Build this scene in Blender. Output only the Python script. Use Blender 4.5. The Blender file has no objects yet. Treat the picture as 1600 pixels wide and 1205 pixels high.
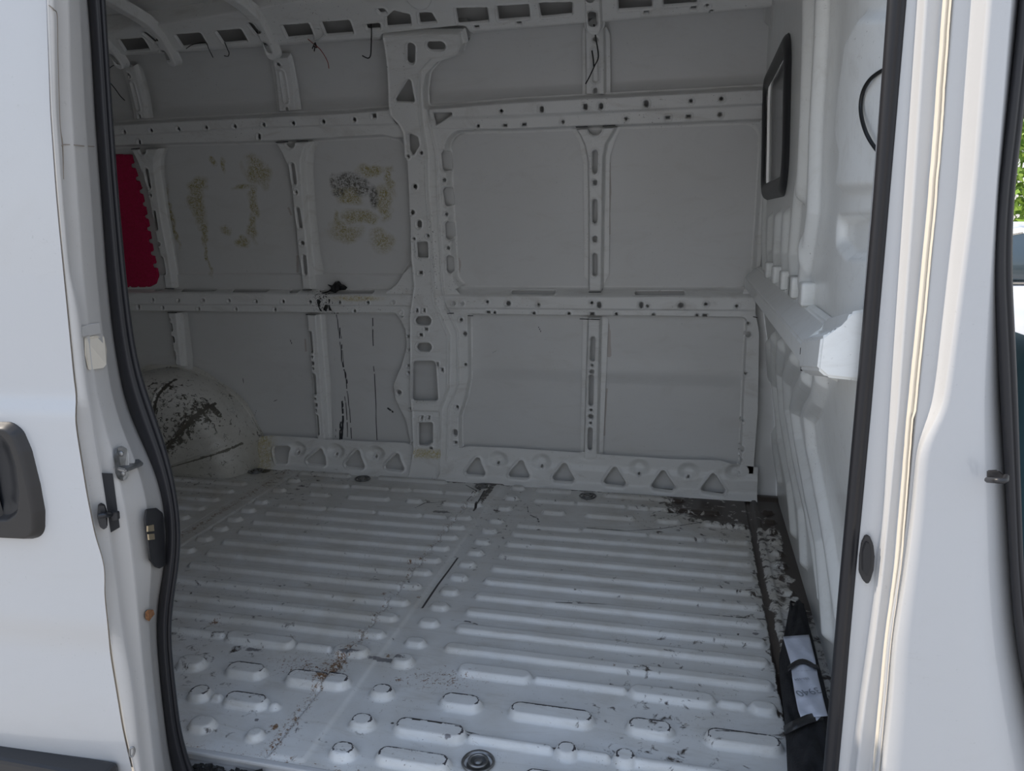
import bpy, bmesh, math, random
import numpy as np
from mathutils import Vector, Matrix
random.seed(4); np.random.seed(4)
scn = bpy.context.scene
COL = scn.collection

# ------------------------------------------------------------------ camera
YAW, PIT, ROL, FPX, CAMZ = math.radians(-13.445), math.radians(12.113), math.radians(-0.773), 1178.0, 1.10
_f = np.array([math.sin(YAW)*math.cos(PIT), math.cos(YAW)*math.cos(PIT), -math.sin(PIT)])
_r = np.array([math.cos(YAW), -math.sin(YAW), 0.0]); _u = np.cross(_r, _f)
_R = math.cos(ROL)*_r + math.sin(ROL)*_u; _U = -math.sin(ROL)*_r + math.cos(ROL)*_u
CP = np.array([0.0, 0.0, CAMZ])
cam = bpy.data.objects.new('camera', bpy.data.cameras.new('camera')); COL.objects.link(cam)
cam.data.sensor_width = 36.0; cam.data.lens = FPX*36.0/1600.0; cam.data.clip_start = 0.02; cam.data.clip_end = 300
cam.matrix_world = Matrix(((_R[0], _U[0], -_f[0], 0), (_R[1], _U[1], -_f[1], 0), (_R[2], _U[2], -_f[2], CAMZ), (0, 0, 0, 1)))
scn.camera = cam
# ------------------------------------------------------------------ light
scn.view_settings.view_transform = 'Standard'; scn.view_settings.look = 'None'
scn.view_settings.exposure = 0.0; scn.view_settings.gamma = 1.0
try: scn.view_settings.use_curve_mapping = False
except Exception: pass
wd = bpy.data.worlds.new('sky'); scn.world = wd; wd.use_nodes = True
nt = wd.node_tree; nt.nodes.clear()
wo = nt.nodes.new('ShaderNodeOutputWorld'); wb = nt.nodes.new('ShaderNodeBackground')
tc = nt.nodes.new('ShaderNodeTexCoord'); sp = nt.nodes.new('ShaderNodeSeparateXYZ'); cr = nt.nodes.new('ShaderNodeValToRGB')
nt.links.new(tc.outputs['Generated'], sp.inputs[0]); nt.links.new(sp.outputs['Z'], cr.inputs[0])
e = cr.color_ramp.elements
e[0].position = 0.0; e[0].color = (0.64, 0.61, 0.57, 1)
e[1].position = 1.0; e[1].color = (0.42, 0.58, 0.90, 1)
a = e.new(0.10); a.color = (0.77, 0.79, 0.81, 1)
a = e.new(0.45); a.color = (0.60, 0.71, 0.89, 1)
nt.links.new(cr.outputs[0], wb.inputs[0]); wb.inputs[1].default_value = 1.42
nt.links.new(wb.outputs[0], wo.inputs[0])
sun = bpy.data.objects.new('sun', bpy.data.lights.new('sun', 'SUN')); COL.objects.link(sun)
sun.data.energy = 5.0; sun.data.angle = math.radians(0.6); sun.data.color = (1.0, 0.90, 0.78)
SUNDIR = Vector((-1.0, 0.02, 1.05)).normalized()      # towards the sun: grazing along the van's side from the rear
sun.rotation_euler = SUNDIR.to_track_quat('Z', 'Y').to_euler()

# ------------------------------------------------------------------ ray helpers (pixels of the survey -> points on real planes)
def ray(px, py): return _f*FPX + _R*(px-800.0) - _U*(py-602.5)
def hit(px, py, ax, v):
    d = ray(px, py); t = (v-CP[ax])/d[ax]; return CP + t*d
# far side wall profile: (Y, z) from floor to roof centre
PROF = np.array([(3.03,-.06),(3.03,0),(3.03,.5),(3.03,.84),(3.018,1.0),(2.998,1.15),(2.983,1.30),(2.965,1.43),(2.932,1.57),(2.90,1.65),(2.85,1.735),(2.79,1.805),(2.72,1.865),(2.62,1.915),(2.48,1.945),(2.3,1.96),(1.9,1.97),(1.2,1.96)])
_seg = np.diff(PROF, axis=0); _sl = np.hypot(_seg[:,0], _seg[:,1]); SP = np.concatenate([[0], np.cumsum(_sl)]) - .06
_ss = np.linspace(SP[0], SP[-1], 600)
def _sm(a, k=15):
    p = np.pad(a, (k, k), 'reflect', reflect_type='odd'); return np.convolve(p, np.ones(2*k+1)/(2*k+1), 'valid')
_py = _sm(np.interp(_ss, SP, PROF[:,0])); _pz = _sm(np.interp(_ss, SP, PROF[:,1]))
_ty = np.gradient(_py, _ss); _tz = np.gradient(_pz, _ss); _l = np.hypot(_ty, _tz); _ty /= _l; _tz /= _l
def WM(U, V, H):
    """wall space (X, s along profile, height towards the cargo space) -> world"""
    y = np.interp(V, _ss, _py); z = np.interp(V, _ss, _pz); ty = np.interp(V, _ss, _ty); tz = np.interp(V, _ss, _tz)
    return U, y - tz*H, z + ty*H
def WP(px, py, h=0.0):
    """photo position -> wall space (X, s) at height h over the profile"""
    d = ray(px, py); y = _py - _tz*h; z = _pz + _ty*h
    g = (z-CP[2])*d[1] - (y-CP[1])*d[2]            # zero where the ray meets the profile
    k = np.where(g[:-1]*g[1:] <= 0)[0]
    k = k[0] if len(k) else len(g)-2
    w = g[k]/(g[k]-g[k+1]) if g[k] != g[k+1] else 0
    yy = y[k]+w*(y[k+1]-y[k]); s = _ss[k]+w*(_ss[k+1]-_ss[k]); t = yy/d[1]
    return (t*d[0], s)
def WPL(pts, h=0.0): return [WP(x, y, h) for x, y in pts]
def W3(px, py, h=0.0):
    u, s = WP(px, py, h); a, b, c = WM(np.array([u]), np.array([s]), np.array([h])); return (float(a[0]), float(b[0]), float(c[0]))
# bulkhead: X as a function of height
BZ = np.array([-.1, 0, .3, .5, .7, .85, 1.0, 1.3, 1.7, 2.0]); BX_ = np.array([.372, .368, .345, .32, .285, .258, .25, .245, .228, .215])
_bz = np.linspace(-.1, 2.0, 300); _bx = _sm(np.interp(_bz, BZ, BX_), 12)
def BM(U, V, H):
    U = np.asarray(U, float); V = np.asarray(V, float); t = np.clip((1.50-U)/.30, 0, 1); q = np.clip((V-.70)/.25, 0, 1)
    return np.interp(V, _bz, _bx) + .045*t*t*q*q*(3-2*q) - H, U, V
def BP(px, py, h=0.0):
    X = .28
    for i in range(12):
        p = hit(px, py, 0, X); X = float(np.interp(p[2], _bz, _bx)) - h
    return (p[1], p[2])
def BPL(pts, h=0.0): return [BP(x, y, h) for x, y in pts]
def FP(px, py, z=0.0):
    p = hit(px, py, 2, z); return (p[0], p[1])

# ------------------------------------------------------------------ sdf helpers
def sm(x, a, b):
    t = np.clip((x-a)/(b-a), 0, 1); return t*t*(3-2*t)
def capsule(U, V, a, b, r):
    ax, ay = a; bx, by = b; dx, dy = bx-ax, by-ay; L = dx*dx+dy*dy
    t = np.clip(((U-ax)*dx+(V-ay)*dy)/(L if L > 0 else 1), 0, 1)
    return np.hypot(U-ax-t*dx, V-ay-t*dy)-r
def pline(U, V, pts, r):
    d = np.full(U.shape, 1e3)
    for a, b in zip(pts[:-1], pts[1:]): d = np.minimum(d, capsule(U, V, a, b, r))
    return d
def poly(U, V, pts, rnd=0.0):
    pts = np.array(pts, float)
    if rnd > 0:                                     # shrink towards the inside, then grow by rnd: rounded corners
        n = len(pts); c = []
        ar = 0.5*np.sum(pts[:,0]*np.roll(pts[:,1], -1)-np.roll(pts[:,0], -1)*pts[:,1]); sg = 1 if ar > 0 else -1
        for i in range(n):
            p0, p1, p2 = pts[i-1], pts[i], pts[(i+1) % n]
            e1 = (p1-p0)/max(np.linalg.norm(p1-p0), 1e-9); e2 = (p2-p1)/max(np.linalg.norm(p2-p1), 1e-9)
            n1 = sg*np.array([-e1[1], e1[0]]); n2 = sg*np.array([-e2[1], e2[0]])
            m = n1+n2; k = max(m@m/2, .15); c.append(p1+rnd*m/k)
        pts = np.array(c)
    d = np.full(U.shape, 1e9); s = np.ones(U.shape)
    n = len(pts)
    for i in range(n):
        a = pts[i]; b = pts[i-1]; ex, ey = b-a; wx = U-a[0]; wy = V-a[1]
        L = ex*ex+ey*ey
        if L < 1e-14: continue
        t = np.clip((wx*ex+wy*ey)/L, 0, 1)
        d = np.minimum(d, (wx-ex*t)**2+(wy-ey*t)**2)
        c1 = V >= a[1]; c2 = V < b[1]; c3 = ex*wy > ey*wx
        al = (c1 & c2 & c3) | (~c1 & ~c2 & ~c3); s = np.where(al, -s, s)
    return s*np.sqrt(d)-rnd

# ------------------------------------------------------------------ materials
def N(nt, t, **k):
    n = nt.nodes.new(t)
    for a, b in k.items():
        if a in n.inputs: n.inputs[a].default_value = b
        else: setattr(n, a, b)
    return n
def mat(name, col, rough=.5, metal=0.0, spec=.5, coat=0.0, noise=None, bump=None, emit=None, trans=0):
    m = bpy.data.materials.new(name); m.use_nodes = True; nt = m.node_tree; b = nt.nodes['Principled BSDF']
    b.inputs['Base Color'].default_value = (*col, 1); b.inputs['Roughness'].default_value = rough; b.inputs['Metallic'].default_value = metal
    b.inputs['Specular IOR Level'].default_value = spec; b.inputs['Coat Weight'].default_value = coat
    if trans: b.inputs['Transmission Weight'].default_value = trans
    if noise:
        sc, c2, amt = noise
        tc = N(nt, 'ShaderNodeTexCoord'); n = N(nt, 'ShaderNodeTexNoise', Scale=sc, Detail=6.0); nt.links.new(tc.outputs['Object'], n.inputs['Vector'])
        mr = N(nt, 'ShaderNodeMapRange'); mr.inputs[1].default_value = .35; mr.inputs[2].default_value = .7; mr.inputs[4].default_value = amt
        mx = N(nt, 'ShaderNodeMix', data_type='RGBA'); mx.inputs[6].default_value = (*col, 1); mx.inputs[7].default_value = (*c2, 1)
        nt.links.new(n.outputs['Fac'], mr.inputs[0]); nt.links.new(mr.outputs[0], mx.inputs[0]); nt.links.new(mx.outputs[2], b.inputs['Base Color'])
    if bump:
        sc, st = bump
        tc = N(nt, 'ShaderNodeTexCoord'); n = N(nt, 'ShaderNodeTexNoise', Scale=sc, Detail=4.0); nt.links.new(tc.outputs['Object'], n.inputs['Vector'])
        bp = N(nt, 'ShaderNodeBump', Strength=st); bp.inputs['Distance'].default_value = .004; nt.links.new(n.outputs['Fac'], bp.inputs['Height']); nt.links.new(bp.outputs[0], b.inputs['Normal'])
    return m

def paint(name, col=(.56,.575,.585), rough=.38, speck=.5, wear=.35, attrs=(), coat=.0, bump=.0):
    """white van paint with grime specks, streaks and mesh-attribute driven marks"""
    m = bpy.data.materials.new(name); m.use_nodes = True; nt = m.node_tree; b = nt.nodes['Principled BSDF']
    L = nt.links.new; tc = N(nt, 'ShaderNodeTexCoord')
    def noise(scale, det=5, rgh=.55, dist=0, sc3=None):
        n = N(nt, 'ShaderNodeTexNoise', Scale=scale, Detail=det, Roughness=rgh, Distortion=dist)
        if sc3:
            mp = N(nt, 'ShaderNodeMapping'); mp.inputs['Scale'].default_value = sc3; L(tc.outputs['Object'], mp.inputs[0]); L(mp.outputs[0], n.inputs['Vector'])
        else: L(tc.outputs['Object'], n.inputs['Vector'])
        return n.outputs['Fac']
    def rng(s, a, b_, c=0, d=1):
        r = N(nt, 'ShaderNodeMapRange'); r.inputs[1].default_value = a; r.inputs[2].default_value = b_; r.inputs[3].default_value = c; r.inputs[4].default_value = d; L(s, r.inputs[0]); return r.outputs[0]
    def mul(a, b_):
        r = N(nt, 'ShaderNodeMath', operation='MULTIPLY', use_clamp=True)
        for i, x in enumerate((a, b_)):
            if isinstance(x, (int, float)): r.inputs[i].default_value = x
            else: L(x, r.inputs[i])
        return r.outputs[0]
    def add(a, b_):
        r = N(nt, 'ShaderNodeMath', operation='ADD'); 
        for i, x in enumerate((a, b_)):
            if isinstance(x, (int, float)): r.inputs[i].default_value = x
            else: L(x, r.inputs[i])
        return r.outputs[0]
    def mix(f, c1, c2):
        r = N(nt, 'ShaderNodeMix', data_type='RGBA'); L(f, r.inputs[0])
        for i, x in ((6, c1), (7, c2)):
            if isinstance(x, tuple): r.inputs[i].default_value = (*x, 1)
            else: L(x, r.inputs[i])
        return r.outputs[2]
    c = mix(rng(noise(2.2), .35, .7, 0, wear), tuple(col), tuple(x*y for x, y in zip(col, (.86,.84,.80))))
    if speck:
        cl = rng(noise(5.0, 3), .45, .68)
        c = mix(mul(rng(noise(150., 2, .5), .70, .735), mul(cl, speck)), c, (.07,.06,.05))
        c = mix(mul(rng(noise(60., 4, .6, 1.5, (1, 1, 3)), .66, .70), mul(cl, speck)), c, (.20,.16,.12))
        c = mix(mul(rng(noise(9., 6, .7, 2.0, (.35, 1.6, 1)), .52, .75), speck*.40), c, (.36,.32,.26))
    for k in attrs:
        at = N(nt, 'ShaderNodeAttribute', attribute_name=k[0]); A = at.outputs['Fac']
        mode, colr = k[1], k[2]
        if mode == 'solid': f = rng(A, .35, .65)
        elif mode == 'patchy': f = rng(add(A, rng(noise(k[3], 7, .65, .6), .2, .8, -.5, .5)), .45, .60)
        elif mode == 'soft': f = mul(A, rng(noise(k[3], 6, .6), .3, .7, .35, 1))
        elif mode == 'stain': f = mul(rng(A, .12, .55), rng(noise(k[3], 5, .7, 1.2), .42, .58, .12, 1.0))
        elif mode == 'speckle': f = rng(add(A, rng(noise(k[3], 4, .75, 1.0), .2, .8, -.62, .45)), .38, .50)
        c = mix(f, c, colr)
    L(c, b.inputs['Base Color']); b.inputs['Roughness'].default_value = rough; b.inputs['Coat Weight'].default_value = coat; b.inputs['Coat Roughness'].default_value = .06
    if bump:
        bp = N(nt, 'ShaderNodeBump', Strength=bump); bp.inputs['Distance'].default_value = .002; L(noise(260., 3, .5), bp.inputs['Height']); L(bp.outputs[0], b.inputs['Normal'])
    return m
M = {}
INC = (.66, .66, .65)
M['skin'] = paint('panel_paint', INC, .42, .35, attrs=(('glue', 'stain', (.33,.28,.11), 120.), ('scuff', 'stain', (.12,.11,.095), 90.), ('mark', 'solid', (.03,.03,.035)), ('seal', 'solid', (.50,.46,.43))))
M['frame'] = paint('frame_paint', (.74,.74,.725), .40, .9, attrs=(('scuff', 'speckle', (.05,.045,.045), 90.), ('glue', 'stain', (.50,.43,.22), 100.)))
M['floor'] = paint('floor_paint', (.77,.78,.78), .34, 1.0, .5, attrs=(('dust', 'soft', (.44,.40,.33), 9.), ('grime', 'patchy', (.055,.042,.034), 30.), ('rust', 'speckle', (.20,.11,.055), 110.), ('chip', 'patchy', (.06,.055,.06), 80.), ('mark', 'solid', (.025,.022,.022)), ('wornline', 'patchy', (.20,.19,.19), 45.)))
M['bulk'] = paint('bulkhead_paint', (.80,.81,.79), .30, .5, .45, coat=.25)
M['body'] = paint('body_paint', (.535,.535,.535), .26, .15, .12, coat=.8, bump=.06)
M['jamb'] = paint('jamb_paint', (.50,.485,.465), .34, .35, .3, coat=.3, attrs=(('seal', 'solid', (.68,.61,.50)),))
M['arch'] = paint('arch_paint', (.72,.71,.67), .5, 1.0, .8, attrs=(('scuff', 'speckle', (.035,.03,.025), 38.), ('dust', 'soft', (.33,.31,.25), 7.)))
M['cavity'] = mat('cavity_dark', (.03,.03,.032), .9)
M['rubber'] = mat('black_rubber', (.018,.018,.021), .42, spec=.4, bump=(30, .15))
M['blackpl'] = mat('black_plastic', (.022,.022,.024), .42)
M['darkgloss'] = mat('dark_gloss', (.012,.013,.016), .3)
M['handle'] = mat('handle_plastic', (.030,.027,.025), .5)
M['steel'] = mat('dull_steel', (.33,.33,.33), .42, .85, noise=(60, (.16,.16,.15), .8))
M['brass'] = mat('brass_contact', (.42,.34,.22), .35, .6)
M['foam'] = mat('red_foam', (.52,.010,.08), .8, noise=(120, (.38,.006,.05), .8), bump=(220, .8))
M['fabric'] = mat('black_fabric', (.012,.012,.014), .9, noise=(40, (.025,.025,.028), .8), bump=(150, .6))
M['paper'] = mat('white_paper', (.62,.65,.74), .7, bump=(18, .9))
M['ink'] = mat('grey_ink', (.22,.24,.28), .8)
M['wire'] = mat('black_wire', (.008,.008,.008), .5)
M['redwire'] = mat('red_wire', (.25,.03,.02), .6)
M['tape'] = mat('black_tape_residue', (.012,.012,.012), .6, bump=(90, 1.0))
M['leaf'] = mat('dry_leaf', (.36,.17,.07), .8, noise=(120, (.2,.08,.03), .9))
M['glass'] = mat('grey_reflection_glass', (.30,.30,.30), .25, spec=.6)  # even grey stands in for the wall reflected in the pane
M['asphalt'] = mat('asphalt', (.42,.41,.39), .9, noise=(14, (.33,.32,.31), .8), bump=(80, .6))
M['step'] = mat('step_paint', (.38,.37,.36), .6, noise=(14, (.10,.09,.08), .9))
M['seam'] = mat('seam_dirt', (.26,.22,.18), .7)
M['hem'] = paint('sealant', (.72,.66,.56), .5, .2, .3)
M['carwhite'] = mat('car_paint', (.75,.76,.78), .2, coat=.6)
M['tint'] = mat('car_glass', (.05,.07,.08), .05, spec=.8)
M['teal'] = mat('cab_fabric', (.02,.06,.075), .8)
M['leaves'] = mat('hedge_leaves', (.14,.26,.03), .6, noise=(8, (.30,.42,.06), .9))
M['bark'] = mat('bark', (.09,.06,.04), .9)
M['chrome'] = mat('chrome', (.7,.7,.7), .15, 1.0)

# ------------------------------------------------------------------ object helpers
def link(name, me, m, parent=None, smooth=True, label=None, kind=None, category=None, group=None):
    o = bpy.data.objects.new(name, me); COL.objects.link(o)
    if m and not me.materials: me.materials.append(m)
    if smooth: me.polygons.foreach_set('use_smooth', np.ones(len(me.polygons), bool))
    if parent is not None: o.parent = parent
    tag(o, label, category, group, kind); return o
def tag(o, label=None, category=None, group=None, kind=None):
    if label: o['label'] = label
    if category: o['category'] = category
    if group: o['group'] = group
    if kind: o['kind'] = kind
    return o
def empty(name, loc=(0,0,0), **k):
    o = bpy.data.objects.new(name, None); COL.objects.link(o); o.location = loc; o.empty_display_size = .05
    return tag(o, **k)
def place(o, origin):
    """give a mesh laid out in world coordinates its own origin"""
    o.data.transform(Matrix.Translation(-Vector(origin))); o.location = Vector(origin) - (Vector(o.parent.location) if o.parent else Vector())
def rebase(root):
    """children of an Empty were built in world coordinates"""
    def rec(p):
        for c in p.children:
            if c.type == 'MESH' and c.parent == root: c.matrix_parent_inverse = Matrix.Translation(-Vector(root.location))
    rec(root)
def from_grid(name, P, keep, m, parent, attrs=None, smooth=True, flip=False, **k):
    ny, nx = P.shape[:2]
    idx = np.arange(ny*nx).reshape(ny, nx)
    a = idx[:-1,:-1][keep]; b = idx[:-1,1:][keep]; c = idx[1:,1:][keep]; d = idx[1:,:-1][keep]
    F = np.stack([a, d, c, b] if flip else [a, b, c, d], 1)
    used = np.zeros(ny*nx, bool); used[F.ravel()] = True
    rm = np.cumsum(used)-1; F = rm[F]; V = P.reshape(-1, 3)[used]
    me = bpy.data.meshes.new(name); me.vertices.add(len(V)); me.vertices.foreach_set('co', V.astype(np.float32).ravel())
    me.loops.add(F.size); me.loops.foreach_set('vertex_index', F.astype(np.int32).ravel())
    me.polygons.add(len(F)); me.polygons.foreach_set('loop_start', np.arange(0, F.size, 4, dtype=np.int32)); me.polygons.foreach_set('loop_total', np.full(len(F), 4, np.int32))
    me.update(calc_edges=True)
    for an, av in (attrs or {}).items():
        at = me.attributes.new(an, 'FLOAT', 'POINT'); at.data.foreach_set('value', np.clip(av.reshape(-1)[used], 0, 1).astype(np.float32))
    return link(name, me, m, parent, smooth, **k)
def relief(name, parent, m, mapf, box, du, hf, sdf=None, attrs=None, flip=False, **k):
    u0, u1, v0, v1 = box
    nx = max(3, int(round((u1-u0)/du))+1); ny = max(3, int(round((v1-v0)/du))+1)
    U, V = np.meshgrid(np.linspace(u0, u1, nx), np.linspace(v0, v1, ny))
    keep = np.ones((ny-1, nx-1), bool)
    if sdf is not None:
        D = sdf(U, V); c = (D[:-1,:-1]+D[1:,:-1]+D[:-1,1:]+D[1:,1:])/4; keep = c < 0
        cnt = np.zeros((ny, nx), int)
        for a, b in ((0,0),(0,1),(1,0),(1,1)): cnt[a:ny-1+a, b:nx-1+b] += keep
        bd = (cnt > 0) & (cnt < 4) & (np.abs(D) < du*1.2)
        bd[0,:] &= D[0,:] > 0; bd[-1,:] &= D[-1,:] > 0; bd[:,0] &= D[:,0] > 0; bd[:,-1] &= D[:,-1] > 0
        dv = (v1-v0)/(ny-1); dd = (u1-u0)/(nx-1)
        gv, gu = np.gradient(D, dv, dd); g = gu**2+gv**2+1e-9
        U = np.where(bd, U-D*gu/g, U); V = np.where(bd, V-D*gv/g, V)
        D = np.where(bd, 0, D)
    else: D = np.full(U.shape, -1.)
    H = hf(U, V, D)
    X, Y, Z = mapf(U, V, H)
    return from_grid(name, np.stack([X+0*U, Y+0*U, Z+0*U], -1), keep, m, parent, {a: f(U, V) for a, f in (attrs or {}).items()}, flip=flip, **k)
def bbox(pts, pad=.01):
    a = np.array(pts); return (a[:,0].min()-pad, a[:,0].max()+pad, a[:,1].min()-pad, a[:,1].max()+pad)
def bm_obj(name, bm, m, parent=None, smooth=False, **k):
    me = bpy.data.meshes.new(name); bmesh.ops.recalc_face_normals(bm, faces=bm.faces); bm.to_mesh(me); bm.free()
    return link(name, me, m, parent, smooth, **k)
def box(bm, c, s, rot=None, bev=0):
    r = bmesh.ops.create_cube(bm, size=1.0); vs = r['verts']
    Mx = Matrix.Translation(c) @ (rot.to_4x4() if rot is not None else Matrix()) @ Matrix.Diagonal((*s, 1))
    bmesh.ops.transform(bm, matrix=Mx, verts=vs)
    if bev:
        es = list({e for v in vs for e in v.link_edges}); bmesh.ops.bevel(bm, geom=es, offset=bev, segments=2, affect='EDGES', profile=.6)
def tube(name, pts, r, m, parent=None, closed=False, res=8, sub=6, **k):
    """smooth round cable through points"""
    P = [Vector(p) for p in pts]; Q = []
    n = len(P)
    for i in range(n-1 if not closed else n):
        p0 = P[max(i-1, 0)] if not closed else P[i-1]; p1 = P[i]; p2 = P[(i+1) % n]; p3 = P[min(i+2, n-1)] if not closed else P[(i+2) % n]
        for j in range(sub):
            t = j/sub; Q.append(.5*((2*p1)+(-p0+p2)*t+(2*p0-5*p1+4*p2-p3)*t*t+(-p0+3*p1-3*p2+p3)*t**3))
    if not closed: Q.append(P[-1])
    bm = bmesh.new(); rings = []; up = Vector((.3, .5, .8)).normalized()
    for i, q in enumerate(Q):
        t = (Q[(i+1) % len(Q)]-Q[i-1]) if closed else (Q[min(i+1, len(Q)-1)]-Q[max(i-1, 0)])
        t.normalize(); a = up-up.dot(t)*t
        if a.length < 1e-4: a = t.orthogonal()
        a.normalize(); b = t.cross(a); up = a
        rr = r[min(i*len(r)//len(Q), len(r)-1)] if isinstance(r, (list, tuple)) else r
        rings.append([bm.verts.new(q+rr*(math.cos(x)*a+math.sin(x)*b)) for x in [2*math.pi*j/res for j in range(res)]])
    for i in range(len(rings)-(0 if closed else 1)):
        A = rings[i]; B = rings[(i+1) % len(rings)]
        for j in range(res): bm.faces.new((A[j], A[(j+1) % res], B[(j+1) % res], B[j]))
    if not closed: bm.faces.new(rings[0][::-1]); bm.faces.new(rings[-1])
    return bm_obj(name, bm, m, parent, True, **k)
def prism(bm, pts, dvec):
    """solid from a planar outline (3D points) pushed along dvec"""
    d = Vector(dvec); a = [bm.verts.new(Vector(p)) for p in pts]; b = [bm.verts.new(Vector(p)+d) for p in pts]; n = len(a)
    bm.faces.new(a); bm.faces.new(b[::-1])
    for i in range(n): bm.faces.new((a[i], b[i], b[(i+1) % n], a[(i+1) % n]))
def loft(name, rows, m, parent=None, smooth=False, thick=.0015, attrs=None, sub=1, **k):
    """rows: list of rails, each a list of 3D points (same count) -> sheet"""
    A = np.array(rows, float)                       # rails x points x 3
    if sub > 1:
        t = np.linspace(0, A.shape[1]-1, (A.shape[1]-1)*sub+1); A = np.stack([np.stack([np.interp(t, np.arange(A.shape[1]), A[i,:,c]) for c in range(3)], -1) for i in range(A.shape[0])])
    o = from_grid(name, A, np.ones((A.shape[0]-1, A.shape[1]-1), bool), m, parent, attrs, smooth, **k)
    if thick:
        md = o.modifiers.new('sheet', 'SOLIDIFY'); md.thickness = thick; md.offset = 0
    return o
exec_parts = []
# =================================================================== FLOOR
def z1(a, b): return (640+a/2.5, 900+b/2.5)
def z2(a, b): return (640+a/2.5, 720+b/2.5)
def z3(a, b): return (200+a/2.5, 720+b/2.5)
def z4(a, b): return (240+a/2.5, 900+b/2.5)
ribs = []      # (x0, x1, y_centre, half width, height)
for y in (2.545, 2.465, 2.378, 2.279, 2.180, 2.090, 1.990, 1.893, 1.800, 1.701): ribs.append((-.606, .228, y+.018, .0215, .009))
ribs[0] = (-.606, -.36, 2.563, .0215, .009); ribs += [(-.36, -.12, 2.567, .013, .008), (-.12, .08, 2.569, .0215, .009), (.08, .23, 2.567, .019, .009)]
ribs += [(-.594, -.42, 2.83, .0215, .009), (-.42, -.22, 2.83, .013, .008), (-.22, -.13, 2.83, .0215, .009), (-.13, -.02, 2.83, .014, .008), (-.02, .138, 2.832, .021, .009)]
for x0, x1 in ((-.538, -.441), (-.37, -.176), (-.105, -.007), (.066, .228)): ribs.append((x0, x1, 2.712, .0215, .010))
ribs += [(-.608, -.451, 2.949, .021, .008), (-.329, .004, 2.944, .021, .008)]
ribs += [(-.540, -.346, 1.628, .026, .011), (-.346, -.114, 1.626, .014, .009), (-.114, .091, 1.626, .026, .011), (.091, .161, 1.624, .014, .009), (.161, .228, 1.624, .024, .011)]
for x0, x1 in ((-.543, -.438), (-.377, -.176), (-.109, -.001), (.059, .226)): ribs.append((x0, x1, 1.494, .029, .013))
ribs += [(-.614, -.443, 1.385, .029, .013), (-.443, -.25, 1.383, .013, .010), (-.25, -.204, 1.383, .027, .013), (-.204, -.128, 1.384, .013, .010), (-.128, -.086, 1.388, .027, .013), (-.086, .2, 1.385, .014, .010)]
ribs += [(-.616, -.448, 1.290, .027, .012), (-.30, -.1, 1.290, .027, .012), (.0, .2, 1.290, .027, .012)]
ribs += [(-1.714, -1.455, 2.963, .020, .008), (-1.332, -1.004, 2.965, .020, .008), (-1.592, -1.40, 2.835, .021, .009), (-1.40, -1.22, 2.838, .013, .008), (-1.22, -1.12, 2.84, .02, .009), (-1.12, -.98, 2.845, .013, .008), (-.98, -.826, 2.85, .021, .009)]
ribs += [(-1.53, -1.433, 2.72, .021, .010), (-1.359, -1.168, 2.718, .021, .010), (-1.102, -1.03, 2.725, .021, .010), (-.95, -.777, 2.722, .021, .010)]
ribs += [(-1.595, -1.38, 2.577, .0215, .009), (-1.38, -1.17, 2.58, .013, .008), (-1.17, -.98, 2.583, .0215, .009), (-.98, -.88, 2.585, .013, .008), (-.88, -.78, 2.585, .0215, .009)]
for y in (2.473, 2.382, 2.288, 2.192, 2.098, 2.003, 1.900, 1.808, 1.717): ribs.append((-1.60, -.778, y+.018, .0215, .009))
ribs += [(-1.60, -1.21, 1.645, .014, .009), (-1.21, -1.0, 1.645, .026, .011), (-1.0, -.89, 1.645, .014, .009), (-.89, -.785, 1.643, .026, .011)]
for x0, x1 in ((-1.257, -1.175), (-1.115, -1.002), (-.948, -.774), (-1.55, -1.40)): ribs.append((x0, x1, 1.505, .029, .013))
ribs += [(-1.3, -1.26, 1.395, .026, .012), (-1.144, -1.083, 1.396, .029, .013), (-1.083, -1.048, 1.394, .013, .010), (-1.048, -.93, 1.395, .027, .012), (-.93, -.90, 1.394, .014, .009)]
ribs += [(-1.072, -1.006, 1.298, .027, .011), (-.925, -.885, 1.292, .022, .010)]
for y in (2.937, 2.817, 2.70, 2.569, 2.471, 2.374, 2.283, 2.189, 2.093, 1.998, 1.903, 1.809, 1.703, 1.611, 1.475, 1.361, 1.263):
    w = .022 if y > 1.65 else .027; ribs.append((-.718, -.655, y+.018, w, .010 if y > 1.65 else .013))
for y in (2.841, 2.716, 2.573, 2.479, 2.386, 2.294, 2.199, 2.10, 2.0): ribs.append((-1.712, -1.645, y+.018, .022, .010))
for y in np.arange(1.5, 2.8, .098): ribs.append((-2.5, -1.86, y, .0215, .009))
for i, y in enumerate(np.arange(1.75, 2.9, .094)): ribs.append((.292, .338, y, .021, .009))   # dimples beyond the gutter
DENTS = [FP(*z1(265, 740)), FP(566, 750), FP(754, 762), FP(918, 777), FP(399, 738)]
LASH = []
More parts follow.
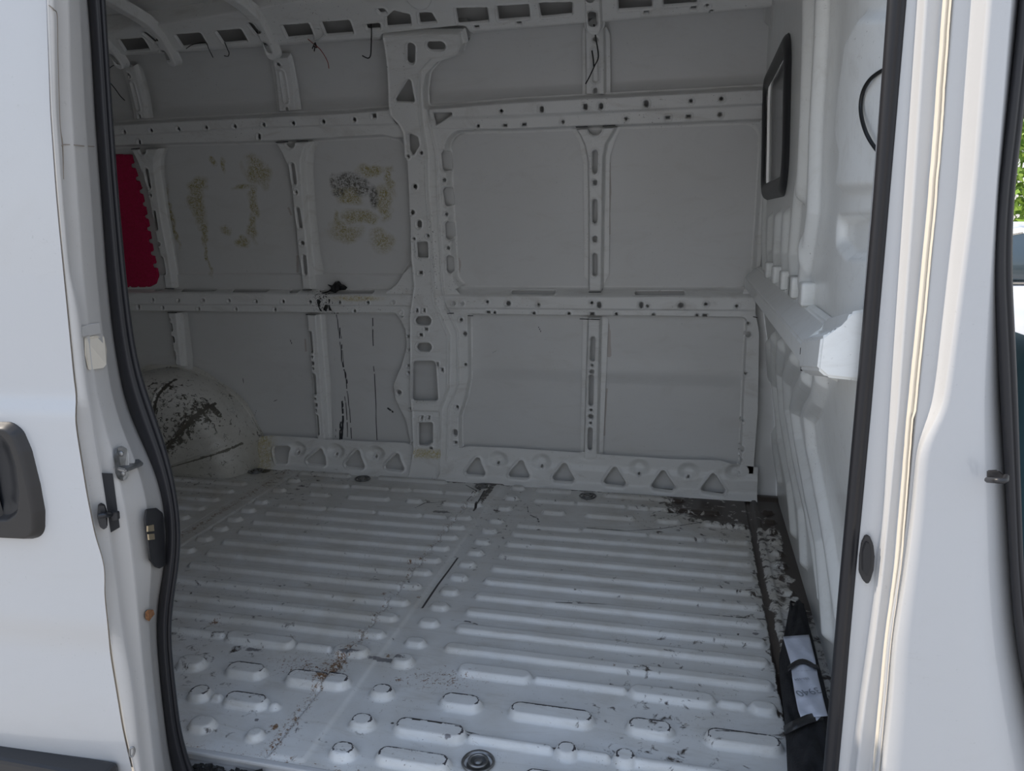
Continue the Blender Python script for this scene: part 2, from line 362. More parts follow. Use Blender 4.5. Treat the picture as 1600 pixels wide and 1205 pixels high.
def floor_h(U, V, D):
    H = np.zeros(U.shape); FD = np.full(U.shape, .1)
    for x0, x1, y, r, h in ribs:
        m = (U > x0-.03) & (U < x1+.03) & (V > y-.06) & (V < y+.06)
        if not m.any(): continue
        d = capsule(U[m], V[m], (x0+r, y), (max(x1-r, x0+r+.001), y), r)
        H[m] = np.maximum(H[m], 1.35*h*sm(-d, -.002, .0095)); FD[m] = np.minimum(FD[m], d)
    # welded seam running across, gutter by the bulkhead and edge swages
    for xs in (-.812, -1.778):
        H += .004*sm(.030-np.abs(U-xs), 0, .006)*(U < xs+.0) + .004*sm(.06-(U-xs), 0, .012)*(U >= xs)
        H -= .003*sm(.006-np.abs(U-xs+.030), 0, .004)
    H -= .007*sm(.012-np.abs(U-.247), 0, .007)
    H += .006*sm(.012-np.abs(U-.272), 0, .006)
    H += .012*sm(V, 3.0, 3.028)
    H *= sm(V, 1.234, 1.248)
    for cx, cy in DENTS: H -= .008*sm(.030-np.hypot(U-cx, V-cy-.006), 0, .012)
    return H
_fc = {}
def fpl(U, V, pts, w): return sm(-pline(U, V, pts, w), -.003, .003)
def nz(U, V, f, s=0):
    """cheap smooth value noise"""
    rs = np.random.RandomState(s); g = rs.rand(64, 64); x = (U*f) % 63; y = (V*f) % 63
    i = x.astype(int); j = y.astype(int); fx = x-i; fy = y-j; fx = fx*fx*(3-2*fx); fy = fy*fy*(3-2*fy)
    return (g[j, i]*(1-fx)+g[j, i+1]*fx)*(1-fy)+(g[j+1, i]*(1-fx)+g[j+1, i+1]*fx)*fy
def f_dust(U, V):
    a = .42+.45*sm(V, 2.2, 2.9)*sm(U, -.8, .2)+.45*sm(U, .0, .3)*sm(V, 1.3, 2.4)+.35*np.exp(-((U+.95)/.25)**2)*sm(V, 1.3, 1.9)*sm(2.4-V, 0, .5)+.35*sm(-U, .9, 1.8)
    return np.clip(a, 0, .9)
def f_grime(U, V):
    a = .74*sm(.46-np.hypot((U-.30)*.85, (V-3.0)*1.05), 0, .20)
    a = np.maximum(a, 1.05*sm(V, 2.955, 3.0)*sm(U, -1.5, -1.1)*(.55+.45*nz(U, V*2, 9)))
    a = np.maximum(a, .95*sm(V+U*.9, 2.98, 3.18)*sm(U, -.05, .16))
    a = np.maximum(a, .80*sm(.017-np.abs(U-.243-.01*nz(U, V, 25, 3)), 0, .010)*sm(V, 1.25, 1.6))
    a = np.maximum(a, .50*sm(U, .275, .30)*sm(V, 1.75, 2.05)); a = np.maximum(a, .98*sm(U+ .04*nz(U, V, 22, 5), .335, .365)*sm(V, 2.0, 2.2))
    a = np.maximum(a, .70*sm(.02-np.abs(U+.80), 0, .01)*sm(V, 2.5, 2.9))
    a = np.maximum(a, .44*sm(U, .16, .25)*sm(V, 1.25, 1.3)); a = np.maximum(a, .13+.24*nz(U+7, V, 3.3, 21)+.12*sm(V, 1.8, 2.8)*sm(U, -.7, .1))
    a = np.maximum(a, .66*np.exp(-((U+1.92)/.09)**2-((V-2.97)/.05)**2)*1.3)
    return a
def f_rust(U, V):
    a = .10+.26*np.exp(-(np.abs(U+.845)/.025)**2)+.30*np.exp(-((U+.93)/.13)**2-((V-1.56)/.07)**2)+.26*np.exp(-((U+.56)/.12)**2-((V-1.58)/.06)**2)+.08*nz(U+3, V, 6, 11)
    for px, py, r in ((430, 1136, .018), (606, 1025, .014), (622, 1062, .014), (960, 1046, .008), (452, 997, .02), (600, 928, .012), (640, 880, .014), (335, 973, .02), (655, 935, .01), (500, 1066, .03)):
        x, y = FP(px, py); a = np.maximum(a, .62*np.exp(-((U-x)/r)**2-((V-y)/r)**2))
    a = np.maximum(a, .46*np.exp(-((U+1.775)/.03)**2)); a = np.maximum(a, .36*sm(-V, -1.30, -1.22))
    return np.minimum(a, .95)
def f_chip(U, V):
    a = np.zeros(U.shape)
    for x0, x1, y, r, h in ribs:
        if y < 1.56 and h > .0115 and x0 > -1.2:
            m = (U > x0-.03) & (U < x1+.03) & (V > y-.06) & (V < y+.06)
            d = capsule(U[m], V[m], (x0+r, y), (max(x1-r, x0+r+.001), y), r)
            a[m] = np.maximum(a[m], .78*sm(.0035-np.abs(d+.0105), 0, .002)*(V[m] > y-.012))
    return a
MK = [[(715, 872), (700, 893), (684, 914), (668, 938), (660, 950)], [(757, 768), (747, 786), (740, 800), (748, 790)], [(760, 772), (768, 760)]]
THIN = [[z2(570, 568+0), z2(900, 580), z2(1180, 603), z2(1390, 620)], [z1(280, 195), z1(620, 236), z1(900, 272), z1(1140, 296), z1(1385, 328)], [z1(1085, 375), z1(1250, 392), z1(1405, 415)],
        [z2(1010, 482), z2(1330, 505)], [z2(690, 262), z2(850, 274), z2(980, 266), z2(1140, 240)], [z4(930, 575), z4(1100, 597), z4(1240, 625), z4(1450, 662)], [z4(1530, 675), z4(1600, 672)], [z1(530, 675), z1(640, 678), z1(700, 700)],
        [z1(-10, 578), z1(200, 605), z1(450, 662)], [z3(1110, 190), z3(1160, 165), z3(1225, 162)], [z2(460, 180), z2(465, 210), z2(500, 225), z2(505, 240)], [z4(1160, 172), z4(1230, 178), z4(1265, 190)], [z2(220, 95), z2(262, 118), z2(225, 155)], [z1(1195, 632), z1(1400, 640)]]
def f_mark(U, V):
    a = np.zeros(U.shape)
    for l in MK: a = np.maximum(a, fpl(U, V, [FP(*p) for p in l], .0032))
    for l in THIN: a = np.maximum(a, fpl(U, V, [FP(*p) for p in l], .0012+.002*nz(U, V, 30, 7))*(nz(U, V, 60, 9) > .22))
    return a
def f_worn(U, V):
    a = np.zeros(U.shape)
    for px, py, rx, ry in ((600, 1032, .07, .012), (402, 1125, .008, .006), (545, 1025, .04, .01), (690, 800, .05, .015), (1180, 990, .01, .01), (395, 1015, .03, .012), (700, 1160, .012, .005)):
        x, y = FP(px, py); a = np.maximum(a, .85*np.exp(-((U-x)/rx)**2-((V-y)/ry)**2))
    return a
FLM = lambda U, V, H: (U, V, H)
floor = relief('floor', None, M['floor'], FLM, (-2.6, .372, 1.230, 3.045), .0036, floor_h, None,
    dict(dust=f_dust, grime=f_grime, rust=f_rust, chip=f_chip, mark=f_mark, wornline=f_worn), kind='structure')
bm = bmesh.new()
box(bm, (-1.15, 1.225, -.0040), (3.0, .014, .010), bev=.003)
box(bm, (-1.15, 1.229, -.035), (3.0, .006, .05))
bm_obj('sill_lip', bm, M['body'], floor)
bm = bmesh.new(); box(bm, (-.35, 1.09, -.034), (3.3, .28, .02)); box(bm, (-.35, .94, -.25), (3.3, .02, .42)); bm_obj('sill_step', bm, M['step'], floor)

def lash(cx, cy, px, label):
    r = empty('lashing_ring', (cx, cy, 0.0), label=label, category='tie-down ring', group='tie-down rings sunk in the van floor')
    bm = bmesh.new(); seg = 28
    prof = [(.030, .0035), (.033, .0045), (.0355, .0015), (.031, -.001), (.028, -.006), (.0, -.0062)]
    rows = [[bm.verts.new((R*math.cos(t), R*math.sin(t), z)) for t in [2*math.pi*i/seg for i in range(seg)]] for R, z in prof[:-1]]
    for a, b in zip(rows[:-1], rows[1:]):
        for i in range(seg): bm.faces.new((a[i], a[(i+1) % seg], b[(i+1) % seg], b[i]))
    bm.faces.new(rows[-1]); cup = bm_obj('cup', bm, M['steel'], r, True)
    tube('ring', [(.019*math.cos(t), .019*math.sin(t), .003) for t in [math.pi*2*i/14 for i in range(14)]], .0032, M['steel'], r, closed=True, sub=2)
    bm = bmesh.new(); bmesh.ops.create_uvsphere(bm, u_segments=16, v_segments=8, radius=.009); bmesh.ops.scale(bm, vec=(1, 1, .6), verts=bm.verts); bm_obj('bolt', bm, M['steel'], cup, True)
    for c in r.children: c.location.z += .003
    return r
for (cx, cy), l in zip(DENTS, ('round steel tie-down ring in the front edge of the floor, nearest the doorway', 'rusty tie-down ring by the far wall, left of the central pillar', 'tie-down ring at the foot of the central pillar, on the black cracked seam',
        'tie-down ring by the far wall, right of the central pillar under the triangular holes', 'tie-down ring at the corner of the wheel arch')):
    lash(cx, cy+.006, 0, l)

# =================================================================== FAR SIDE WALL (outer skin)
SK = -.050
def K(x0, y0, k, pts): return [(x0+a/k, y0+b/k) for a, b in pts]
def skin_h(U, V, D):
    H = np.full(U.shape, SK)
    zc = V
    H += .010*sm(zc, .44, .50)-.004*sm(zc, .50, .56)          # swage line low on the side
    H += -.032*sm(zc, 1.55, 1.60)
    q = WP(400, 427, SK)[1]; H += .010*sm(q-V, 0, .005)*sm(V, .80, .83)*(U < -1.17)
    return H
def A_glue(U, V):
    a = np.zeros(U.shape)
    U = U+.035*(nz(U+9, V, 14, 31)-.5)+.02*(nz(U+9, V, 45, 32)-.5); V = V+.05*(nz(U+9, V, 16, 33)-.5)
    def blob(x, y, rx, ry, k=1.0):
        nonlocal a
        c = WP(x, y, SK); rx *= .0027; ry *= .0027; a = np.maximum(a, k*np.exp(-(((U-c[0])/rx)**2+((V-c[1])/ry)**2)**1.5))
    for b in ((309, 290, 22, 14, .8), (312, 320, 14, 34, .8), (318, 365, 6, 30, .75), (326, 405, 4, 30, .7), (333, 252, 7, 8, .8), (350, 252, 5, 10, .7), (399, 262, 18, 22, .72), (412, 275, 16, 14, .7), (401, 318, 9, 30, .7), (397, 355, 8, 24, .62), (382, 374, 12, 9, .8), (352, 355, 14, 8, .58), (380, 292, 20, 7, .6), (270, 340, 5, 45, .62),
              (580, 268, 26, 11, .70), (612, 285, 9, 26, .66), (600, 318, 14, 22, .66), (545, 308, 22, 10, .78), (560, 335, 30, 12, .62), (540, 365, 30, 20, .57), (600, 375, 26, 24, .57), (525, 350, 6, 22, .62), (573, 340, 16, 10, .66)): blob(*b)
    return a
def A_scuff(U, V):
    a = np.zeros(U.shape)
    for x, y, rx, ry, k in ((545, 283, 24, 13, .82), (565, 292, 16, 14, .80), (585, 308, 8, 18, .74), (530, 300, 12, 8, .72), (522, 285, 7, 14, .6)):
        c = WP(x, y, SK); a = np.maximum(a, k*np.exp(-(((U-c[0])/(rx*.0027))**2+((V-c[1])/(ry*.0027))**2)**1.5))
    return a
LINES = [([(527, 492), (530, 515), (533, 540), (535, 560), (540, 590), (546, 640), (549, 685)], .0022), ([(532, 512), (536, 545), (538, 572), (543, 600)], .002), ([(583, 497), (584, 540)], .0024), ([(585, 572), (587, 630), (589, 688)], .0022),
         ([(535, 628), (536, 655), (534, 685)], .005), ([(539, 620), (542, 650), (543, 683)], .0022), ([(524, 545), (525, 566)], .0014), ([(532, 660), (531, 686)], .004), ([(525, 670), (524, 684)], .001), ([(454, 530), (457, 537)], .002), ([(842, 511), (846, 519)], .0018), ([(380, 590), (380, 602)], .0014), ([(425, 628), (433, 625)], .0016), ([(606, 638), (614, 644)], .004), ([(1066, 504), (1066, 509)], .001), ([(770, 551), (776, 548)], .001), ([(398, 650), (402, 636)], .001)]
LINES = [([WP(*p, SK) for p in l], w) for l, w in LINES]
def A_mark(U, V):
    a = np.zeros(U.shape)
    for l, w in LINES: a = np.maximum(a, sm(-pline(U, V, l, w), -.0022, .0022)*(nz(U, V, 70, 2) > .18))
    return a
GLS = [([(953, 255), (954, 300), (952, 335), (953, 365)], .0035), ([(948, 500), (951, 520), (952, 555)], .0085), ([(948, 608), (946, 640), (944, 680)], .004), ([(716, 405), (718, 412), (716, 425)], .009), ([(452, 325), (456, 335)], .005), ([(466, 400), (466, 424)], .005), ([(478, 530), (479, 548)], .004)]
GLS = [([WP(*p, SK) for p in l], w) for l, w in GLS]
def A_seal(U, V):
    a = np.zeros(U.shape)
    for l, w in GLS: a = np.maximum(a, sm(-pline(U, V, l, w), -.002, .002))
    return a
wall = relief('wall_back', None, M['skin'], WM, (-3.05, .40, -.05, 2.02), .0042, skin_h, None, dict(glue=A_glue, scuff=A_scuff, mark=A_mark, seal=A_seal), kind='structure')

# ------ inner frame: windows cut in the pressed frame, (polygon, corner rounding, slope width, bottom height)
def RW(pts, rnd): return (WPL(pts, -.02), rnd)
WIN = {
 'UR': (RW([(703, 211), (800, 209), (900, 205), (1000, 202), (1187, 195), (1178, 330), (1171, 447), (1050, 446), (900, 447), (800, 446), (716, 446), (709, 330)], .055), .016),
 'UL': (RW([(120, 236), (260, 230), (430, 226), (600, 217), (622, 222), (636, 250), (640, 330), (643, 396), (618, 438), (608, 447), (480, 449), (320, 449), (120, 449)], .035), .014),
 'LR': (RW([(736, 493.5), (900, 495.5), (1050, 497), (1163, 499), (1158, 600), (1153, 726), (1050, 719), (945, 710), (905, 707), (800, 700), (722, 698), (722, 650), (731, 622), (737, 590)], .012), .005),
 'LL': (RW([(150, 487), (300, 489), (480, 491), (620, 492), (632, 515), (634, 542), (626, 569), (613, 600), (617, 624), (634, 658), (640, 690), (635, 692), (515, 687), (420, 681), (150, 670)], .012), .005),
 'TR': (RW([(669, 165), (668, 141), (672, 116), (689, 97), (724, 85), (730, 66), (800, 57), (900, 49), (1000, 38), (1210, 22), (1215, 131), (1160, 135), (950, 146), (800, 154)], .010), .006),
 'TL': (RW([(120, 106), (230, 98), (350, 90), (450, 83), (560, 75), (590, 80), (603, 95), (607, 130), (609, 166), (540, 171), (400, 178), (280, 184), (120, 194)], .010), .006),
}
_wc = {}
def wins(U, V, names):
    d = np.full(U.shape, 1e3); w = np.full(U.shape, .01)
    for n in names:
        (p, r), ww = WIN[n]; dd = poly(U, V, p, r); k = dd < d; d = np.where(k, dd, d); w = np.where(k, ww, w)
    return d, w
def hlist(L, h=0.0):
    """holes given in photo positions -> callables"""
    out = []
    for it in L:
        if it[0] == 'c': out.append(('c', WP(*it[1], h), WP(*it[2], h), it[3]*.0027*(1.25 if it[3] < 3 else 1)))
        elif it[0] == 'd': c = WP(it[1], it[2], h); out.append(('c', c, c, it[3]*.0027*(1.45 if it[3] < 3 else 1)))
        elif it[0] == 'r': c = WP(it[1], it[2], h); a = it[3]*.0033; b = it[4]*.0033; out.append(('p', [(c[0]-a, c[1]-b), (c[0]+a, c[1]-b), (c[0]+a, c[1]+b), (c[0]-a, c[1]+b)], .0006))
        else: out.append(('p', WPL(it[1], h), it[2]*.0027))
    return out
def hsdf(U, V, HL):
    d = np.full(U.shape, 1e3)
    for h in HL:
        if h[0] == 'c':
            d = np.minimum(d, capsule(U, V, h[1], h[2], h[3]))
        else:
            a = np.array(h[1]); m = (U > a[:,0].min()-.03) & (U < a[:,0].max()+.03) & (V > a[:,1].min()-.03) & (V < a[:,1].max()+.03)
            if m.any(): d[m] = np.minimum(d[m], poly(U[m], V[m], h[1], h[2]))
    return d
def frame_part(name, dom, hf, wn, holes, m='frame', du=.0023, hh=0.0, attrs=None, low=SK+.007, label=None, parent=None, edge=.004):
    """pressed sheet part: domain polygon (photo), height function, windows, holes"""
    P = WPL(dom, hh); HL = hlist(holes, hh); bx = bbox(P, .004)
    def sdf(U, V):
        d = poly(U, V, P)
        if wn: d = np.maximum(d, -wins(U, V, wn)[0])
        if HL: d = np.maximum(d, -hsdf(U, V, HL))
        return d
    def H(U, V, D):
        h = hf(U, V)
        if wn:
            dw, ww = wins(U, V, wn); h = low+(h-low)*sm(dw, .006, ww+.006)
        if edge > .01:
            e_ = poly(U, V, P); h = SK-.012+(h-SK+.012)*sm(-e_, 0, edge)
        if HL:
            dh = hsdf(U, V, HL); h = h+.0025*sm(.0045-np.abs(dh-.006), 0, .0035)-.008*sm(.004-dh, 0, .004)          # rolled-in rim of every hole
        return h
    return relief(name, parent or wall, M[m], WM, bx, du, H, sdf, attrs, label=label)
def band(lines):
    """lines: (photo polyline, height) from top to bottom -> h(U,V) by interpolating between the lines"""
    LL = [(np.array(WPL(p, h)), h) for p, h in lines]
    def f(U, V):
        S = []
        for a, h in LL:
            o = np.argsort(a[:,0]); S.append(np.interp(U, a[o,0], a[o,1]))
        out = np.full(U.shape, LL[0][1]); 
        for i in range(len(LL)-1):
            t = np.clip((S[i]-V)/np.maximum(S[i]-S[i+1], 1e-5), 0, 1); t = t*t*(3-2*t); out = np.where(V < S[i], LL[i][1]+(LL[i+1][1]-LL[i][1])*t, out)
        return out
    return f
dots = lambda L, r=1.4: [('d', x, y, r) for x, y in L]
# belt rail
belt_l = band([([(120, 440), (640, 446)], -.034), ([(120, 448), (640, 450)], -.030), ([(120, 459), (640, 463)], .010), ([(120, 474), (640, 477)], .012), ([(120, 476), (640, 479)], .004), ([(120, 487), (640, 491)], .004)])
frame_part('belt_rail', [(120, 448), (260, 448), (400, 448), (600, 449), (612, 440), (640, 402), (648, 440), (650, 468), (642, 494), (500, 492), (300, 489), (120, 487)], belt_l, ['UL', 'LL'],
    [('c', (281, 454.5), (330, 454), 1.6), ('c', (362, 455), (413, 455), 1.6), ('c', (452, 456), (462, 456), 1.6), ('c', (502, 456.5), (580, 457), 1.6), ('c', (237, 454), (244, 453.5), 1.4)] + dots([(202, 467), (241, 468.5), (281, 469), (320, 469.5), (360, 470), (402, 471), (444, 471), (486, 471.5), (532, 472), (576, 472.5), (616, 472), (311, 484-1), (255, 481), (369, 483), (430, 484), (554, 486), (627, 493-5)]) + [('c', (217, 478), (217, 481), 1.6)],
    attrs=dict(scuff=lambda U, V: .22*np.exp(-((U-WP(505, 476)[0])/.05)**2)+.28*np.exp(-((U-WP(540, 476)[0])/.3)**2), glue=lambda U, V: .7*np.exp(-((U-WP(560, 465)[0])/.12)**2-((V-WP(560, 466)[1])/.012)**2)))
belt_r = band([([(690, 442), (1190, 442)], -.034), ([(690, 450), (800, 451), (1190, 450)], -.030), ([(690, 465), (800, 465), (1190, 467)], .012), ([(690, 481), (800, 481), (1190, 484)], .014), ([(690, 483), (800, 483.5), (1190, 487)], .006), ([(690, 493), (1190, 498)], .006)])
frame_part('belt_rail', [(694, 448), (800, 449), (1050, 449), (1172, 450), (1180, 470), (1180, 498), (1050, 497), (900, 495), (736, 493.5), (706, 492), (696, 470)], belt_r, ['UR', 'LR'],
    [('c', (800, 458), (864, 458), 1.7), ('c', (994, 459), (1067, 459), 1.7)] + dots([(710, 474), (723.5, 474), (762, 471.5), (842, 476), (925, 473), (1012, 478), (1103, 475), (1151, 478), (773, 488.5), (834, 489.5), (889, 490), (963, 491), (1021, 492), (1089, 493)], 1.3) + [('d', 795, 474, 2.2), ('c', (936.5, 475), (936.5, 478), 2.2), ('c', (1002, 475), (1002, 478), 2.2), ('d', 1064, 477, 2.3), ('r', 763, 488, 2.2, 1.3), ('r', 925.5, 490.5, 2.4, 1.5), ('r', 1101.5, 493, 2.4, 1.5)])
# top rail
tr_r = band([([(670, 160), (800, 153.5), (1000, 144), (1200, 133)], .012), ([(670, 182), (800, 178), (1000, 170), (1200, 160)], .014), ([(670, 189), (800, 186), (1000, 175), (1200, 165)], .002), ([(670, 200), (800, 200), (1000, 193), (1200, 184)], .004), ([(670, 206), (800, 206), (1000, 199), (1200, 191)], -.028), ([(670, 215), (1200, 199)], -.034)])
frame_part('top_rail', [(671, 161), (800, 154), (950, 146), (1160, 135), (1198, 132), (1192, 200), (1180, 260), (1180, 215), (1000, 206), (800, 213), (720, 216), (702, 240), (690, 240), (676, 200)], tr_r, ['UR', 'TR'],
    [('c', (847, 169), (847, 172), 2), ('c', (915, 165), (915, 168), 2), ('c', (939.5, 164), (939.5, 167), 2), ('c', (1010, 160), (1010, 163), 2.2), ('d', 784, 173, 1.4), ('d', 747, 197, 1.3), ('r', 789, 196, 2.2, 1.3), ('r', 819, 194.5, 2.2, 1.3), ('r', 1043.5, 184, 2.2, 1.3), ('r', 1076, 182, 2.2, 1.3), ('d', 879.5, 190.5, 1.3), ('d', 978, 186, 1.3), ('d', 1125, 179, 1.6), ('d', 1127, 154, 1.6), ('d', 1079.5, 157.5, 1.4), ('p', [(678, 176), (706.5, 176), (707, 179), (681, 195)], 1)])
tr_l = band([([(120, 194), (400, 178), (620, 166)], .012), ([(120, 214), (400, 198), (620, 192)], .014), ([(120, 217), (400, 201), (620, 196)], .003), ([(120, 230), (400, 221), (620, 214)], .004), ([(120, 234), (400, 227), (620, 218)], -.03), ([(120, 240), (620, 226)], -.034)])
frame_part('top_rail', [(120, 194), (280, 184), (400, 178), (540, 171), (612, 166), (616, 186), (630, 205), (640, 260), (636, 262), (628, 236), (600, 226), (430, 230), (260, 236), (120, 240)], tr_l, ['UL', 'TL'],
    dots([(197, 205.5), (239, 203.5), (281.5, 201), (324.5, 199), (369, 197), (414, 194.5), (460, 192), (507, 189.5), (555, 186.5)], 1.7) + [('c', (218, 221), (218, 224), 1.7), ('c', (405, 212), (405, 215.5), 1.7), ('r', 586, 180.5, 2.2, 2.2)])
# end post by the bulkhead
frame_part('end_post', [(1158, 497), (1180, 486), (1186, 520), (1184, 640), (1174, 775), (1150, 772), (1152, 722), (1158, 600)], lambda U, V: .004+0*U, ['LR'],
    [('d', 1169, 505.5, 1.3), ('d', 1169, 523, 2.6), ('d', 1165, 584, 1.3), ('d', 1160, 658, 1.3), ('c', (1158, 701), (1158, 704), 2.2), ('r', 1156.5, 719.5, 1.6, 1.6), ('d', 1153, 739, 1.3)])
frame_part('end_post', [(1166, 440), (1172, 447), (1180, 330), (1187, 200), (1197, 133), (1204, 133), (1196, 300), (1186, 460), (1178, 478), (1168, 468), (1160, 462)], lambda U, V: -.006+0*U, ['UR'], [('c', (1171.5, 474.5), (1171.5, 477), 2.6)], )
# pillar
K1 = lambda pts: K(560, 0, 4.82, pts); K2 = lambda pts: K(580, 240, 4.82, pts); K3 = lambda pts: K(580, 470, 4.155, pts)
PC = [(599, 47), (605, 83), (610, 162), (613, 180), (626, 194), (633, 207), (636, 250), (639, 319), (645, 398), (649.5, 447), (643, 491), (644, 614), (648.6, 699), (640, 744), (688, 748), (692, 638), (704, 605), (705, 523), (684, 475), (681.5, 462), (680, 406), (671, 290), (670, 239), (662, 187), (658.5, 145), (660, 108), (676, 89), (719, 82), (724, 68), (721, 45), (660, 44)]
PG = [(599, 47), (605, 83), (610, 162), (613, 180), (626, 194), (633, 207), (636, 250), (639, 319), (645, 398), (649.5, 447), (643, 491), (644, 614), (648.6, 699), (640, 744), (700, 748), (703, 638), (718, 600), (717, 518), (698, 477), (693, 447), (689, 364), (684, 240), (672, 187), (668, 145), (671, 118), (689, 98), (723, 88), (732, 68), (725, 44), (660, 44)]
_pc = np.array(WPL(PC)); _pg = np.array(WPL(PG))
def pil_h(U, V):
    a = poly(U, V, _pc); b = poly(U, V, _pg)
    h = np.full(U.shape, .0)
    h = np.maximum(h, .010*sm(-b, -.002, .006)); h = h+.020*sm(-a, -.001, .007)
    h += .005*np.exp(-((a+.004)/.0035)**2)+.005*np.exp(-((b+.004)/.0035)**2)
    h -= .010*sm(.020-np.abs(V-WP(668, 645)[1]), 0, .012)*sm(-a, 0, .01)
    return h
PD = [(597, 44), (604, 100), (609, 166), (612, 182), (628, 200), (636, 250), (640, 395), (646, 412), (612, 446), (600, 462), (610, 480), (612, 492), (631, 507), (634, 542), (626, 569), (612.5, 602), (616, 624), (633, 656), (640, 690), (640, 722), (636, 750), (722, 758), (720, 660), (737, 600), (737, 493), (728, 470), (712, 452), (722, 445), (712, 400), (702, 240), (712, 214), (740, 206), (742, 157), (672, 160), (669, 141), (673, 116), (689, 97), (724, 86), (733, 70), (728, 44)]
frame_part('pillar', PD, pil_h, ['UR', 'UL', 'LR', 'LL', 'TR', 'TL'],
    [('c', (645, 67), (645, 89), 5), ('c', (677, 66), (691, 66), 6), ('p', [(643, 117), (651, 157), (620, 156)], 2.5), ('p', [(643, 207), (656, 214), (658, 226), (649, 242), (644, 233)], 2), ('p', [(655, 377), (671, 377), (672, 401), (656, 401)], 2.5), ('p', [(677, 176), (706.5, 176), (707, 179), (680, 195)], 1),
     ('c', (659, 500), (670, 500), 6.5), ('c', (661, 541), (671, 541), 6.3), ('p', [(649, 563), (683, 563), (687, 624), (648, 624)], 5), ('p', [(657.5, 658.5), (678.7, 658.5), (678.7, 688), (671, 693), (658, 693)], 2)] +
    [('c', (694, 242), (696, 262), 5), ('c', (697, 298), (699, 317), 5), ('c', (699.5, 352), (701, 370), 5), ('c', (701.5, 405), (702.5, 422), 5)] +
    [('d', 652, 291, 2), ('d', 648, 331, 2), ('c', (658.5, 347), (658.5, 351), 2.6), ('d', 650, 372, 1.3), ('d', 672, 367, 1.3), ('r', 660.7, 425, 2.2, 1.8), ('d', 641.5, 243.5, 1.4), ('d', 661.5, 238, 1.4), ('r', 655, 484, 1, 2), ('r', 666, 484, 1, 2), ('r', 669, 513, 2, 1.5), ('r', 661, 522, 2, 1.5), ('r', 686.5, 567.5, 1.3, 2), ('r', 694, 576.5, 1.3, 2), ('r', 662, 651, 1, 2), ('r', 673, 651, 1, 2), ('r', 676.5, 698, 1.8, 1.3),
     ('d', 720, 500, 1.5), ('d', 726, 522, 3), ('d', 727, 570, 1.3), ('d', 714, 636.5, 1.3), ('c', (711, 675), (711, 678), 2.5), ('r', 711.5, 692, 1.6, 1.6), ('d', 623, 613.5, 2.4), ('d', 638, 526, 1.3), ('r', 640, 547, 1.8, 1.3), ('r', 638, 572, 1.8, 1.3), ('d', 638, 583, 1.2), ('d', 641.5, 639, 1.3), ('d', 645.5, 693.5, 1.3), ('d', 627.5, 493, 1.3), ('d', 693.6, 281.5, 1.7), ('d', 697, 335, 1.6), ('d', 700, 388, 1.6)],
    du=.0022, attrs=dict(scuff=lambda U, V: .25*sm(WP(660, 300)[1]-V, -.1, .2)*sm(V, .5, .8)+.08*sm(.012-np.abs(poly(U, V, _pc)), 0, .01)*sm(V, .55, .7)*sm(1.35-V, 0, .2), glue=lambda U, V: .9*np.exp(-((V-WP(668, 706)[1])/.02)**2)*(np.abs(U-WP(670, 706)[0]) < .06)))
def gap(a, b, w=.0016, h=.008):
    c = [WP(*a, h), WP(*b, h)]
    relief('sheet_gap', wall, M['cavity'], WM, bbox(c, .006), .0015, lambda U, V, D: h+0*U, lambda U, V: pline(U, V, c, w))
for a, b in (((906, 498.5), (937, 499.5)), ((478, 491.5), (493, 492)), ((262, 488.5), (276, 488.5)), ((699, 490), (709, 489.5)), ((731, 493.5), (739, 493.7)), ((920, 456.5), (939, 456.5)), ((473, 453), (487, 453)), ((258, 451), (272, 451.5)), ((900, 198.5), (918, 198)), ((942, 197), (961, 196)), ((431, 222.5), (450, 221.5)), ((463, 221), (481, 220.5)), ((205, 233), (218, 232)), ((1177, 495), (1183, 496.5))): gap(a, b, h=.016)
# sill with triangular holes
TRI = [[(747, 712), (726, 739.5), (761, 741.5)], [(815, 716.5), (792, 744), (830, 745.5)], [(882.5, 721), (861, 749), (900, 751.5)], [(961, 727), (941, 754), (981, 758)], [(1036, 732), (1016, 760.5), (1057, 764.5)], [(1114.5, 737), (1093, 765), (1136, 770)]]
TRL = [[(429, 697), (454, 697.5), (451, 721.5), (433, 721)], [(502, 699.5), (477, 722), (511.5, 725.5), (510, 712)], [(560, 700.5), (538, 727), (573, 730.5)], [(622, 706), (600, 731), (634.5, 734)]]
def sill_h(cent):
    C = [WP(*c) for c in cent]; y0 = .105
    def f(U, V):
        h = .004+.010*sm(y0-V, 0, .03)+.03*sm(.03-V, 0, .035)
        for cx, cy in C:
            d = np.hypot((U-cx)/1.15, (V-cy-.012)); h = h-.020*sm(.042-d, 0, .03)*sm(V, cy-.035, cy+.01)
        for t in ALLT:
            d = poly(U, V, t, .012); h = h+.004*sm(.010-np.abs(d-.006), 0, .008)
        return h
    return f
ALLT = [WPL(t) for t in TRI+TRL]
SD = [(700, 702), (722, 699), (735, 697), (800, 700), (905, 707), (945, 710), (1050, 717), (1125, 719), (1140, 724), (1184, 730), (1182, 779), (1000, 768), (800, 755), (686, 749)]
frame_part('sill_rail', SD, sill_h([(779, 722), (846, 726), (920, 712), (999, 735), (1076, 741), (1150, 742)]), None, [('p', t, 4) for t in TRI]+dots([(778, 724), (846.5, 729), (998.5, 740), (1075.5, 745)], 1.3), du=.003)
